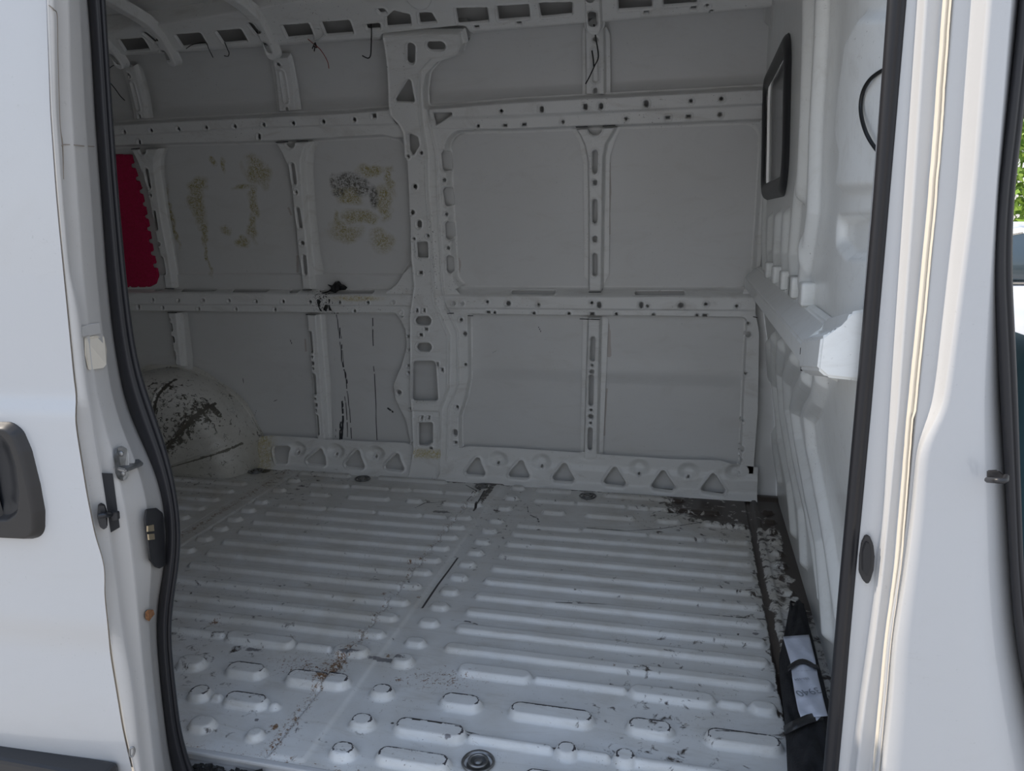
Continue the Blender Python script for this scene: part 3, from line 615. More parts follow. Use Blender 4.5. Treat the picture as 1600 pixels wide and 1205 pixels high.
frame_part('sill_rail', [(405, 683), (420, 680), (490, 684), (515, 686.5), (560, 689), (635, 692), (650, 700), (650, 745), (560, 739.5), (480, 734.5), (400, 733)], sill_h([(466, 706), (526, 709), (588, 713)]), None, [('p', TRL[0], 4)]+[('p', t, 4) for t in TRL[1:]]+dots([(466, 707), (525.5, 710.5), (587, 714)], 1.3),
    attrs=dict(glue=lambda U, V: .6*np.exp(-((U-WP(415, 720)[0])/.06)**2)))
# ribs : centre channel polygon + flange polygon + slots
def rib(cen, fla, slots, hc=.0, hfl=-.036, du=.0028, name='rib', label=None):
    A = WPL(cen, hc); B = WPL(fla, hfl)
    def H(U, V): 
        a = poly(U, V, A); return hfl+(hc-hfl)*sm(-a, -.007, .003)
    P = [WP(x, y, 0) for x, y in fla]
    return frame_part(name, fla, H, None, slots, du=du, hh=hc if False else hfl*.5, label=label)
rib([(900, 200), (907, 212), (914, 228), (919, 250), (920, 300), (920, 455), (939, 455), (941, 300), (942, 245), (946, 225), (955, 210), (962, 197)], [(893, 203), (905, 225), (911, 260), (912, 432), (918, 440), (919, 456), (940, 456), (945, 440), (951, 430), (952, 245), (960, 220), (970, 199)],
    [('c', (930, 238), (930, 267), 3), ('c', (930, 315), (930, 345), 3), ('c', (930, 399), (930, 427), 3), ('c', (930, 284), (930, 286), 2), ('c', (930, 372), (930, 374.5), 2.4), ('d', 930, 200, 9)])
rib([(919, 496), (912, 724), (932, 726), (937, 498)], [(910, 496), (906, 716), (911, 724), (932, 726), (941, 715), (950, 500), (945, 496)],
    [('c', (927, 529), (926, 560), 3), ('c', (924.5, 588), (923.5, 630), 3), ('c', (922.5, 670), (922, 699), 3), ('d', 925.5, 570, 1.2), ('d', 925, 580, 2.1), ('d', 925, 590-1, 1.2), ('d', 924, 640, 1.2), ('d', 923.7, 650, 2.4), ('d', 923.5, 660, 1.2)])
rib([(431, 224), (440, 240), (450, 262), (455, 290), (460, 340), (466, 400), (473, 452), (486, 452), (480, 390), (474, 330), (470, 270), (470, 250), (475, 232), (482, 222)], [(428, 224), (438, 242), (448, 265), (453, 292), (458, 340), (464, 400), (471, 452), (497, 452), (503, 424), (498, 400), (491, 330), (486, 265), (488, 240), (495, 223), (482, 221)],
    [('c', (459.5, 258), (463, 285), 2.2), ('c', (468, 327), (472, 353), 2.2), ('c', (478, 401), (480, 426), 2.2), ('d', 465.5, 300, 1.4), ('d', 475, 379, 2), ('d', 456, 223, 7)])
rib([(205, 234), (213, 250), (222, 272), (229, 292), (244, 370), (258, 450), (270, 450), (252, 345), (241, 270), (240, 250), (246, 233)], [(203, 234), (211, 251), (220, 274), (227, 294), (242, 370), (256, 450), (275, 450), (278, 444), (262, 340), (253, 275), (253, 250), (258, 232), (246, 232)],
    [('c', (232.5, 266), (237, 291), 2.2), ('c', (244.5, 332), (248, 356), 2.2), ('c', (256.5, 404), (260, 425), 2.2), ('d', 239, 305, 1.6), ('d', 252, 381, 1.6), ('d', 226, 234, 6)])
rib([(262, 489), (274, 570), (283, 573), (275, 489)], [(261, 489), (273, 574), (297, 579), (298, 560), (293, 520), (289, 489)], [('c', (270.5, 507), (271.5, 514), 1.7), ('c', (273.5, 527), (274.5, 533), 1.7), ('c', (275.5, 550), (276.5, 558), 1.7), ('d', 268.5, 499, 1)])
rib([(479, 492), (485, 560), (496, 698), (508, 698), (498, 560), (493, 492)], [(477, 491), (483, 560), (494, 698), (512, 699), (517, 690), (514, 600), (509, 545), (506, 492)],
    [('c', (487, 520), (489, 548), 2.2), ('c', (492.5, 586), (494.5, 613), 2.2), ('c', (497, 650), (499, 676), 2.2), ('d', 490, 557, 1), ('d', 491, 567, 1.8), ('d', 491.5, 575, 1), ('d', 495, 622, 1), ('d', 495.8, 631.5, 2.1), ('d', 496.3, 640, 1)])
# upper ribs with pressed oblong rings
def urib(cen, fla, ring, holes):
    A = WPL(cen, -.02); r0, r1, rr = WP(*ring[0], -.02), WP(*ring[1], -.02), ring[2]*.0027
    def H(U, V):
        a = poly(U, V, A); h = -.048+.022*sm(-a, -.005, .003); d = capsule(U, V, r0, r1, rr); return h+.004*sm(.005-np.abs(d), 0, .004)-.010*sm(-d, .001, .006)
    return frame_part('rib', fla, H, None, holes, hh=-.03)
urib([(914, 46), (915, 148), (944, 148), (943, 46)], [(909, 60), (911, 46), (947, 46), (952, 56), (953, 147), (909, 149)], ((929, 80), (930, 125), 5), [('d', 930, 62, 2), ('c', (930, 141), (930, 144), 1.8)])
urib([(424, 92), (434, 175), (460, 173), (450, 90)], [(419, 96), (422, 88), (452, 86), (456, 98), (468, 172), (430, 176)], ((439.5, 115), (446, 158), 4.5), [('d', 435, 101, 1.8), ('c', (448, 170), (448, 173), 1.6)])
urib([(192, 106), (212, 187), (226, 186), (208, 104)], [(186, 106), (192, 102), (214, 103), (220, 112), (236, 185), (206, 189)], ((205.5, 132), (215, 170), 4), [('d', 201, 117, 1.8), ('c', (218, 181), (218.5, 184), 1.6)])

# =================================================================== ROOF
def cant_dom(): return [(120, 104), (230, 98), (350, 90), (450, 83), (560, 76), (600, 78), (606, 60), (722, 48), (732, 70), (800, 58), (900, 50), (1000, 41), (1180, 26), (1225, 20), (1230, -60), (1000, -60), (700, -25), (450, -5), (250, 28), (120, 42)]
def PQ(*p): return ('p', list(p), 1.2)
cant = band([([(120, 30), (600, -20), (1230, -60)], .02), ([(120, 50), (230, 44), (430, 24), (600, 2), (800, -14), (1230, -44)], .030), ([(120, 86), (230, 80), (430, 66), (600, 56), (800, 42), (1000, 26), (1230, 6)], .030), ([(120, 94), (230, 90), (450, 76), (600, 66), (800, 52), (1000, 36), (1230, 16)], -.004), ([(120, 104), (450, 84), (800, 59), (1230, 22)], -.02)])
CH = [PQ((187, 59.5), (224, 57), (235, 75), (199, 78)), PQ((275, 52), (314, 49), (324, 67), (287, 70.5)), PQ((338.5, 46), (377, 43), (388, 62), (351, 65)), PQ((442, 37), (482.5, 34), (490, 53), (451, 56.5)), PQ((503, 32), (546, 29), (553, 49), (511, 52)),
      PQ((573, 36), (594, 34), (594.5, 42), (575, 43)), PQ((589, 11), (600, 10.5), (605, 17), (595, 18)), PQ((605, 25), (617, 14), (640, 20), (643, 36), (606, 39)), PQ((655, 17.5), (674, 17), (683, 32), (657.5, 34)), PQ((713, 10), (761, 9), (764, 30.5), (717, 34.5)), PQ((777, 7), (826, 4), (828, 25), (780, 29)),
      PQ((842, 2), (894, 1), (894, 19.5), (846, 24)), PQ((966, -8), (1018, -10), (1019, 9), (967, 12.5)), PQ((1036, -12), (1088, -14), (1089, 2), (1037, 6)), ('r', 811, 34, 2.4, 1.4), ('r', 1010, 17, 2.4, 1.4), ('r', 1084, 10, 2.4, 1.4), ('r', 745, 40, 2.4, 1.4), ('d', 1105, 7, 1.4), ('r', 532, 70, 2.2, .8), ('c', (229, 50), (243, 62), 3.2), ('c', (254, 80), (262, 92), 2.8), ('c', (393, 36), (404, 50), 3.4), ('c', (414, 68), (420, 80), 3.2), ('c', (173, 87), (183, 98), 3), ('c', (925, 22), (926, 36), 5), ('r', 234, 93, 2.8, .8), ('d', 1112, 16, 1.4)]
ceil_ = relief('ceiling', None, M['skin'], WM, (-3.05, .33, 1.985, float(_ss[-1])), .02, lambda U, V, D: -.03+.02*sm(.02-np.abs(((U+10) % .35)-.175), 0, .02)-.02*sm(V, 2.1, 2.14), None, kind='structure')
frame_part('roof_rail', cant_dom(), cant, None, CH, hh=.02, parent=ceil_, du=.003, edge=.03)
def bow(pl, w, slots, name='roof_bow', hb=.055):
    c = WPL(pl, .04); hl = hlist(slots, .05)
    def sdf(U, V):
        d = pline(U, V, c, w)
        return np.maximum(d, -hsdf(U, V, hl)) if hl else d
    def H(U, V, D):
        d = pline(U, V, c, w); h = .020+(hb-.02)*sm(-d, .004, .014)
        if hl: h = h-.006*sm(.006-hsdf(U, V, hl), 0, .006)
        return h
    return relief(name, ceil_, M['frame'], WM, bbox(c, w+.01), .003, H, sdf)
bow([(120, -25), (190, 12), (225, 33), (247, 55), (262, 80), (270, 96)], .030, [('c', (229, 50), (243, 62), 3.4), ('c', (254, 80), (262, 92), 3)])
bow([(330, -20), (375, 5), (400, 28), (412, 50), (425, 84)], .032, [('c', (393, 36), (404, 50), 3.6), ('c', (414, 68), (420, 80), 3.4)])
bow([(120, 45), (160, 65), (178, 84), (188, 100)], .030, [('c', (173, 87), (183, 98), 3.2)])
bow([(560, -40), (640, -15), (655, 2)], .05, [], hb=.045)
bow([(925, -60), (926, -5), (928, 42)], .036, [('c', (925, 22), (926, 36), 6), ('d', 922, 0, 5)])

# =================================================================== WHEEL ARCH
C0 = np.array(W3(296, 735, -.04)); 
def arch():
    cx, cz = -2.40, -.0; nphi, nr = 420, 150
    R0 = .462; P = np.zeros((nr, nphi, 3)); mk = np.zeros((nr, nphi)); dust = np.zeros((nr, nphi)); sc = np.zeros((nr, nphi))
    for i in range(nr):
        t = i/(nr-1)                       # 0 at the rim on the wall, 1 at the centre of the front face
        for j in range(nphi):
            ph = math.pi*j/(nphi-1)
            R = R0*(1+.012*math.sin(ph*11)*(t < .04))
            if t < .05: rr = R*(1.045-.9*t); y = 3.075-.008
            elif t < .6:
                q = (t-.05)/.55; a = q*math.pi/2; rr = R*(.74+.26*math.cos(a)**.75); y = 3.067-.25*math.sin(a)**.9
            else:
                q = (t-.6)/.4; rr = R*.74*(1-q); y = 3.067-.25-.012*q
            cre = 0
            for k in (.35, .85, 1.35, 1.9, 2.5): cre = max(cre, math.exp(-((ph-k)/.02)**2))
            y -= .010*cre*(t > .2)
            mk[i, j] = .62*math.exp(-(min(abs(ph-k_+.035) for k_ in (.35, .85, 1.35, 1.9))/.012)**2)*(t > .22)  # dark line along one side of each crease so it shows
            P[i, j] = (cx+rr*math.cos(ph)*1.0, y, cz+rr*math.sin(ph)*.97)
            dust[i, j] = .55*(1-math.sin(ph))+.2; sc[i, j] = mk[i, j]+.30*math.exp(-((ph-.80)/.16)**2)*(t > .25)+.12*math.exp(-((ph-1.3)/.35)**2)*(t > .3)+.30
    return P, dust, sc
P, du_, sc_ = arch()
o = from_grid('wheel_arch', P, np.ones((P.shape[0]-1, P.shape[1]-1), bool), M['arch'], None, dict(dust=du_, scuff=sc_), label='scuffed white wheel arch bulging from the far wall, left of the floor', category='wheel arch')
o.data.materials.append(M['arch'])
wa = o

# =================================================================== BULKHEAD
TUB = []      # (polyline, radius, height)
for pts, r, h in [
    ([(1257, -30), (1256, 60), (1253, 160), (1246, 300)], .034, .034), ([(1279, -30), (1276, 60), (1272, 130), (1268, 200), (1264, 330), (1250, 440), (1256, 478)], .034, .036), ([(1247, 300), (1237, 300), (1231, 380), (1238, 462)], .0, .0),
    ([(1248, 250), (1240, 310), (1232, 400), (1238, 462)], .032, .030), ([(1222, 340), (1219, 400), (1224, 450)], .03, .026), ([(1210, 342), (1207, 400), (1211, 442)], .03, .026), ([(1198, 345), (1196, 395), (1200, 434)], .03, .024), ([(1190, 300), (1187, 380), (1189, 428)], .03, .02),
    # below the ledge
    ([(1276, 590), (1270, 620), (1257, 645), (1262, 700), (1274, 760), (1290, 850), (1306, 960)], .034, .036), ([(1254, 590), (1242, 612), (1236, 640), (1243, 690), (1260, 780), (1275, 850), (1286, 985)], .034, .034), ([(1235, 560), (1224, 590), (1226, 640), (1240, 720), (1258, 800), (1270, 870), (1278, 930)], .032, .032), ([(1215, 540), (1212, 580), (1218, 650), (1232, 730), (1246, 800), (1250, 875)], .032, .03), ([(1204, 530), (1205, 600), (1214, 690), (1228, 760), (1234, 828)], .032, .028), ([(1196, 540), (1198, 620), (1206, 700), (1213, 750)], .03, .026), ([(1189, 560), (1192, 640), (1199, 700)], .028, .02)]:
    if r > 0: TUB.append((BPL(pts, .018), min(r, .026), min(h*.66, .023)))
WN = BPL([(1196, 158), (1202, 130), (1232, 74), (1237, 80), (1235, 190), (1228, 284), (1223, 296), (1203, 302), (1194, 290)])
# window rectangle in bulkhead space: use true extents
wy0, wy1 = 2.34, 2.86
POCK = BPL([(1345, 20), (1330, 60), (1322, 130), (1314, 210), (1320, 245), (1314, 300), (1400, 300), (1420, 20)])
POCK2 = BPL([(1308, 338), (1306, 380), (1318, 404), (1365, 404), (1375, 330)])
def bulk_h(U, V, D):
    h = np.zeros(U.shape)
    for p, r, hh in TUB:
        d = pline(U, V, p, r); h = np.maximum(h, hh*np.sqrt(np.clip(sm(-d, -.002, r*.8), 0, 1)))
    h += .016*sm(-poly(U, V, POCK, .02), -.006, .016)
    h -= .018*sm(-poly(U, V, POCK2, .02), -.006, .014)
    h += .010*sm(.02-np.abs(U-1.75-.25*np.exp(-((V-1.05)/.25)**2)*0), 0, .03)*sm(V, .95, 1.05)
    return h
winp = [(2.27, 1.195), (2.94, 1.20), (2.94, 1.565), (2.27, 1.57)]
bulk = relief('wall_right', None, M['bulk'], BM, (1.197, 3.07, -.03, 2.0), .0042, bulk_h, lambda U, V: -poly(U, V, winp, .07), kind='structure')
# bulkhead window: black surround + glass
def ring_part(name, pts, rnd, w, hh, m, parent, du=.004, **k):
    def sdf(U, V): d = poly(U, V, pts, rnd); return np.maximum(d-w, -(d+w*.9))
    def H(U, V, D):
        d = poly(U, V, pts, rnd); return -.004+hh*np.sqrt(np.clip(1-(d/w)**2*.95, 0, 1))
    return relief(name, parent, m, BM, bbox(pts, w+.01), du, H, sdf, **k)
wf = ring_part('window_1', winp, .07, .030, .022, M['blackpl'], None, kind='structure')
relief('window_pane', wf, M['glass'], BM, bbox(winp, .0), .02, lambda U, V, D: -.008+0*U, lambda U, V: poly(U, V, winp, .07))
# ledge crossing the bulkhead and its box-shaped end
bm = bmesh.new()
def bpt0(y, z, h): return (float(np.interp(z, _bz, _bx))-h, y, z)
def bpt(y, z, h): x, a, b = BM(np.array([y]), np.array([z]), np.array([h])); return (float(x[0]), y, z)
for y0, y1 in ((1.432, 3.02),):
    sec = [(.925, 0), (.918, .020), (.882, .062), (.845, .066), (.835, .055), (.81, .0)]
    A = [bm.verts.new(bpt(y0, z, h)) for z, h in sec]; B = [bm.verts.new(bpt(y1, z+.008, h)) for z, h in sec]
    bm.faces.new(A); bm.faces.new(B[::-1])
    for i in range(len(sec)): bm.faces.new((A[i], B[i], B[(i+1) % 6], A[(i+1) % 6]))
bmesh.ops.bevel(bm, geom=bm.edges[:], offset=.004, segments=2, affect='EDGES')
bm_obj('ledge', bm, M['bulk'], bulk, False)
bm = bmesh.new()
sec = [(.975, -.01), (.968, .022), (.945, .030), (.930, .062), (.880, .068), (.868, .055), (.862, -.01)]
A = [bm.verts.new(bpt0(1.199, z-.002, h)) for z, h in sec]; B = [bm.verts.new(bpt0(1.425, z-.042, h*1.0)) for z, h in sec]
bm.faces.new(A); bm.faces.new(B[::-1])
for i in range(7): bm.faces.new((A[i], B[i], B[(i+1) % 7], A[(i+1) % 7]))
bmesh.ops.bevel(bm, geom=bm.edges[:], offset=.004, segments=2, affect='EDGES')
bm_obj('ledge_end', bm, M['bulk'], bulk, False)
bm = bmesh.new()
for z in (.868, .838): box(bm, bpt(1.4285, z, .060), (.012, .003, .012))
bm_obj('gap_filler', bm, M['cavity'], bulk)
for pts, r, h in TUB[:2]+TUB[2:6]:      # sockets where the upper tubes meet the ledge
    y = pts[-1][0]; bm = bmesh.new(); box(bm, bpt(y, .945, .012), (.030, r*2.1, .05), bev=.006); bm_obj('tube_socket', bm, M['bulk'], bulk, True)

# =================================================================== CLOSING SHELL OF THE VAN
def slab(name, c, s, m, parent=None, bev=0, **k):
    bm = bmesh.new(); box(bm, (0, 0, 0), s, bev=bev); o = bm_obj(name, bm, m, parent, False, **k); o.location = Vector(c)-(parent.location if parent else Vector()); return o
slab('wall_left', (-3.06, 2.1, .95), (.02, 1.95, 2.1), M['skin'], kind='structure')
slab('wall_front', (-2.05, 1.215, .78), (1.95, .02, 1.75), M['skin'], kind='structure')       # near side behind the open sliding door
slab('trim_1', (-1.0, 1.245, 1.80), (4.1, .03, .36), M['skin'], kind='structure')          # header over the door opening
slab('trim_2', (-1.05, 2.2, 2.03), (4.1, 1.86, .04), M['body'], kind='structure')              # outer roof skin
slab('trim_3', (-1.3, 3.125, .95), (3.6, .02, 2.2), M['body'], kind='structure')
slab('trim_4', (-1.3, 2.1, -.05), (3.6, 1.70, .02), M['cavity'], kind='structure')

frame_part('corner_post', [(1199, -40), (1196, 60), (1204, 66), (1226, 62), (1234, 40), (1240, -40)], lambda U, V: .075+0*U, None, [], hh=.07, parent=ceil_, edge=.03)
# =================================================================== RUBBER SEALS
def interp_rail(tab, ys): a = np.array(tab, float); return np.interp(ys, a[:,0], a[:,1])
def ext(a, k0, k1):
    """extend a (y, x) table above and below the photographed range by its end slopes"""
    a = [tuple(map(float, p)) for p in a]; s0 = (a[1][1]-a[0][1])/(a[1][0]-a[0][0]); s1 = (a[-1][1]-a[-2][1])/(a[-1][0]-a[-2][0])
    return [(k0, a[0][1]+s0*(k0-a[0][0]))]+a+[(k1, a[-1][1]+s1*(k1-a[-1][0]))]
def smooth1(x, k): return _sm(np.asarray(x, float), k)
def seal(name, L, Rr, Y, y0, y1, bulge, m, n=90, **k):
    ys = np.linspace(y0, y1, n); xl = smooth1(interp_rail(ext(L, y0, y1), ys), 3); xr = smooth1(interp_rail(ext(Rr, y0, y1), ys), 3)
    sec = [(0, 0), (.06, -.55), (.22, -.92), (.42, -1), (.60, -.90), (.66, -.55), (.72, -.62), (.86, -.62), (.97, -.35), (1, 0), (.9, .5), (.1, .5)]
    rows = []
    for f, d in sec+[sec[0]]:
        row = []
        for a, b, y in zip(xl, xr, ys): row.append(tuple(hit(a+(b-a)*f, y, 1, Y+bulge*d)))
        rows.append(row)
    return loft(name, rows, m, None, True, 0, **k)
SLL = [(0,135),(60,140),(200,148),(330,158),(430,165),(520,174),(600,187),(640,197),(680,214),(720,234),(760,249),(800,256),(850,259),(900,253),(950,243),(1000,243),(1080,250),(1180,262),(1205,268)]
SLR = [(0,165),(50,168),(160,175),(300,185),(450,199),(570,215),(620,232),(680,255),(740,271),(790,280),(850,284),(890,281),(930,271),(965,266),(1020,268),(1100,278),(1170,286),(1205,302)]
seal('door_seal', SLL, SLR, 1.165, -160, 1290, .022, M['rubber'], label='black rubber door seal curving down beside the open sliding door', category='rubber seal')
SRL = [(0,1386),(300,1365),(600,1339),(900,1312),(1205,1286)]; SRR = [(0,1420),(300,1394),(600,1368),(900,1340),(1205,1313)]
seal('door_seal', SRL, SRR, 1.185, -160, 1380, .012, M['rubber'], label='straight black rubber seal down the pillar at the right of the doorway', category='rubber seal')
CSL = [(0,1592),(75,1585),(300,1559),(412,1551),(600,1561),(750,1570),(900,1578),(1001,1586),(1077,1600),(1205,1628)]; CSR = [(0,1618),(225,1595),(300,1585),(412,1581),(600,1590),(900,1600),(1001,1610),(1205,1655)]
seal('door_seal', CSL, CSR, 1.13, -160, 1380, .020, M['rubber'], label='black rubber seal of the cab doorway at the right edge of the picture', category='rubber seal')

# =================================================================== PILLAR BETWEEN THE TWO DOORWAYS (right)
RY = [0, 300, 600, 650, 690, 800, 900, 1000, 1100, 1205]
RL = [[1418,1392,1366,1362,1358,1348,1338,1329,1321,1311], [1431,1410,1390,1387,1385,1379,1368,1354,1340,1327], [1446,1427,1406,1403,1398,1388,1378,1366,1350,1338], [1472,1450,1421,1415,1413,1403,1395,1381,1372,1362],
      [1490,1465,1437,1432,1428,1418,1405,1388,1381,1369], [1515,1493,1460,1451,1433,1423,1410,1394,1387,1375], [1546,1521,1480,1471,1438,1428,1415,1399,1392,1380], [1580,1556,1535,1533,1532,1531,1529,1532,1541,1549], [1596,1566,1566,1568,1571,1578,1584,1592,1608,1632]]
RD = [1.176, 1.176, 1.154, 1.156, 1.130, 1.1305, 1.104, 1.106, 1.140]  # depths shaped so sunlight falls only on the stripe strips
ys = np.linspace(-160, 1380, 120); rows = []
for L, Y in zip(RL, RD):
    x = smooth1(interp_rail(ext(list(zip(RY, L)), -160, 1380), ys), 2); rows.append([tuple(hit(a, b, 1, Y)) for a, b in zip(x, ys)])
# insert fillets between the rails so that the sun-catching folds are rounded
def fillet(rows, t=.18):
    R = [np.array(r) for r in rows]; out = [R[0]]
    for i in range(1, len(R)-1): out += [R[i]+(R[i-1]-R[i])*t, R[i]*.94+(R[i-1]+R[i+1])*.03, R[i]+(R[i+1]-R[i])*t]
    return out+[R[-1]]
rows = fillet(rows)
rows = [rows[0]+np.array([-.012, .06, 0])]+rows+[rows[-1]+np.array([.01, .05, 0]), rows[-1]+np.array([.03, .30, 0])]
pil = loft('wall_side_pillar', rows, M['body'], None, True, 0, kind='structure')
pil.name = 'trim_5'
# wavy sealed hem along the pillar
hx = smooth1(interp_rail(ext(list(zip(RY, RL[3])), -160, 1380), ys), 2); wv = np.cumsum(np.random.randn(len(ys)))*.25; wv -= _sm(wv, 12)
rows = []
for dx, Y in ((1.0, 1.150), (3.5, 1.143), (8.0, 1.136), (10.2, 1.140), (12.5, 1.132), (15.0, 1.1285)):
    rows.append([tuple(hit(a+dx*(.8 if b > 650 else 1)+w, b, 1, Y)) for a, b, w in zip(hx, ys, wv)])
loft('hem_sealant', rows, M['hem'], pil, True, .0)
# oval black plug in the pillar
def plate(name, outline, Y, thick, m, parent, h=None, bev=.0, smooth=False, **k):
    bm = bmesh.new(); pts = [tuple(hit(x, y, 1, Y if not callable(Y) else Y(x, y))) for x, y in outline]; prism(bm, pts, (0, -thick, 0))
    if bev: bmesh.ops.bevel(bm, geom=bm.edges[:], offset=bev, segments=2, affect='EDGES')
    return bm_obj(name, bm, m, parent, smooth, **k)
plate('grommet', [(1351, 834), (1358, 836), (1364, 850), (1366, 868), (1364, 890), (1359, 908), (1354, 912), (1347, 905), (1341, 892), (1342, 868), (1345, 846)], 1.172, .004, M['blackpl'], pil, bev=.0015)
plate('grommet_cup', [(1352, 846), (1357, 847), (1361, 860), (1360, 885), (1354, 900), (1347, 890), (1347, 860)], 1.168, .003, M['darkgloss'], pil, bev=.001)
# striker of the front door
r = empty('door_striker', tuple(hit(1556, 743, 1, 1.11)), label='small black metal door striker on the white pillar edge at far right', category='door striker')
bm = bmesh.new(); o0 = Vector(r.location)
def loc(px, py, Y): return Vector(hit(px, py, 1, Y))-o0
P_ = [loc(1541, 734, 1.10), loc(1558, 733, 1.09), loc(1573, 747, 1.085), loc(1573, 752, 1.085), loc(1541, 753, 1.10)]
prism(bm, P_, (0, -.006, 0)); bmesh.ops.bevel(bm, geom=bm.edges[:], offset=.0015, segments=2, affect='EDGES'); bm_obj('striker_plate', bm, M['blackpl'], r)
tube('striker_loop', [loc(1543, 750, 1.09), loc(1556, 751, 1.065), loc(1570, 751, 1.065), loc(1572, 745, 1.085)], .004, M['blackpl'], r)

# =================================================================== SLIDING DOOR (slid open, left)
def Yd(z):
    return (1.0+.030*sm(z, .95, 1.8)+.012*sm(z, .795, .84)-.010*sm(z, .45, .80)*(1-sm(z, .45, .80))*2+.014*(1-sm(z, .36, .44))+.012*(1-sm(z, .05, .3)))
def DH(px, py, off=0.0):
    Y = 1.0
    for i in range(8): p = hit(px, py, 1, Y); Y = float(Yd(np.array(p[2])))+off
    return hit(px, py, 1, Y)
AL = [(0,73),(100,77),(175,80),(300,89),(355,94),(475,106),(595,118),(622,122),(650,119),(676,122),(771,137),(834,149),(876,162),(899,165),(925,164),(1025,175),(1140,194),(1205,209)]
BL = [(0,88),(25,89),(175,92),(282,100),(425,112),(480,124),(587,135),(643,144),(690,151),(741,160),(834,173),(899,183),(976,192),(1077,210),(1186,221),(1205,224)]
CL = [(0,107),(150,111),(225,116),(300,121),(430,130),(530,141),(600,149),(660,162),(720,180),(790,196),(850,205),(900,211),(960,216),(1040,223),(1120,232),(1205,242)]
ys = np.linspace(-160, 1290, 130)
def railx(T, k=2): return smooth1(interp_rail(ext(T, -160, 1290), ys), k)
xa, xb, xc, xd = railx(AL, 1), railx(BL), railx(CL), railx(SLL)
door = empty('sliding_door', (-1.6, 1.0, -.2), label='white sliding side door slid open at the left, with a dark recessed handle', category='sliding door')
EDG = [DH(a, b) for a, b in zip(xa, ys)]
def bulge(x): return .022*(1-(1-np.clip((-.94-np.asarray(x))/.45, 0, 1))**2)
rows = []
for f in np.linspace(0, 1, 26):
    row = []
    for p in EDG:
        x = p[0]+(-2.35-p[0])*f**1.4; y = float(Yd(np.array(p[2])))-.022*(1-(1-min(1, f*2.2))**2); row.append((x, float(Yd(np.array(p[2])))-bulge(x), p[2]))
    rows.append(row)
A_ = np.array(rows)
edge_in = np.array([DH(a+2, b, .004) for a, b in zip(xa, ys)])
loft('outer_panel', A_, M['body'], door, True, 0)
def zone(px_rows): return [[tuple(p) for p in r] for r in px_rows]
eA = np.array([p for p in EDG]); eA2 = np.array([hit(a+3, b, 1, 1.0+.012) for a, b in zip(xa, ys)])
eB0 = np.array([hit(a-3, b, 1, 1.018) for a, b in zip(xb, ys)]); eB = np.array([hit(a+1, b, 1, 1.040) for a, b in zip(xb, ys)])
eC0 = np.array([hit(a-2, b, 1, 1.048) for a, b in zip(xc, ys)]); eC = np.array([hit(a+2, b, 1, 1.058) for a, b in zip(xc, ys)])
mid = xc*.45+xd*.55; eM = np.array([hit(a, b, 1, 1.085) for a, b in zip(mid, ys)]); eM2 = np.array([hit(a+3, b, 1, 1.100) for a, b in zip(mid, ys)])
eD = np.array([hit(a+2, b, 1, 1.155) for a, b in zip(xd, ys)]); eE = eD+np.array([-.02, .05, 0])
sealA = np.zeros((9, len(ys)))
jam = loft('edge_panel', [eA, eA2, eB0, eB, eC0, eC, eM, eM2, eD, eE], M['jamb'], door, True, .0)
def JY(px, py):
    X = [np.interp(py, ys, q) for q in (xa, xb-3, xb+1, xc-2, xc+2, mid, mid+3, xd+2)]
    return float(np.interp(px, X, [1.008, 1.018, 1.040, 1.048, 1.058, 1.085, 1.10, 1.155]))
# seam lines and the sealed patch of the frame joint
def jtube(name, pts, r, m, parent, off=-.001, **k): return tube(name, [tuple(hit(x, y, 1, JY(x, y)+off)) for x, y in pts], r, m, parent, **k)
jtube('joint_seam', [(96, 228), (100, 226), (116, 226.5), (130, 228), (147, 229)], .0008, M['seam'], door)
jtube('joint_seam', [(76, 8), (84, 15), (89, 25), (90, 80), (92, 150), (94, 200), (98, 228), (99, 280)], .0009, M['seam'], door)
def jplate(name, outline, off, thick, m, parent, bev=.001, **k):
    bm = bmesh.new(); pts = [Vector(hit(x, y, 1, JY(x, y)+off)) for x, y in outline]; n = (pts[1]-pts[0]).cross(pts[2]-pts[0]).normalized()
    if n.dot(Vector(CP)-pts[0]) < 0: n = -n
    prism(bm, [p for p in pts], n*thick)
    if bev: bmesh.ops.bevel(bm, geom=bm.edges[:], offset=bev, segments=2, affect='EDGES')
    return bm_obj(name, bm, m, parent, False, **k)
jplate('cover_cap', [(131, 528), (145, 524), (161, 524), (165, 545), (165, 568), (160, 574), (137, 577), (132, 555)], -.001, .003, M['hem'], door, label='beige cap on the door edge')
jplate('sealed_patch', [(127, 511), (140, 507), (154, 505), (157, 522), (140, 525), (128, 527)], -.001, .0012, M['jamb'], door)
# latch pocket, rod latch
jplate('latch_pocket', [(159, 739), (176, 740), (187, 824), (173, 832)], -.002, .001, M['cavity'], door, 0)
jplate('latch_backing', [(153, 788), (158, 785), (164, 788), (168, 800), (168, 822), (162, 826), (156, 822), (152, 806)], -.004, .004, M['blackpl'], door)
lt = jtube('latch_pin', [(155, 806), (165, 805), (176, 804), (184, 803)], .0045, M['darkgloss'], door, -.012)
jplate('latch_block', [(175, 797), (187, 798), (188, 810), (178, 812)], -.012, .008, M['blackpl'], door)
# contact plate
ctp = jplate('contact_plate', [(226, 796), (243, 794), (252, 801), (256, 812), (257, 884), (248, 889), (240, 886), (232, 876), (230, 855), (223, 812)], -.010, .003, M['blackpl'], door, .0015)
for q in ([(229, 822), (238, 820), (239, 830), (229, 831)], [(230, 835), (239, 834), (240, 843), (231, 844)]): jplate('contact_pad', q, -.016, .0025, M['brass'], ctp, 0)
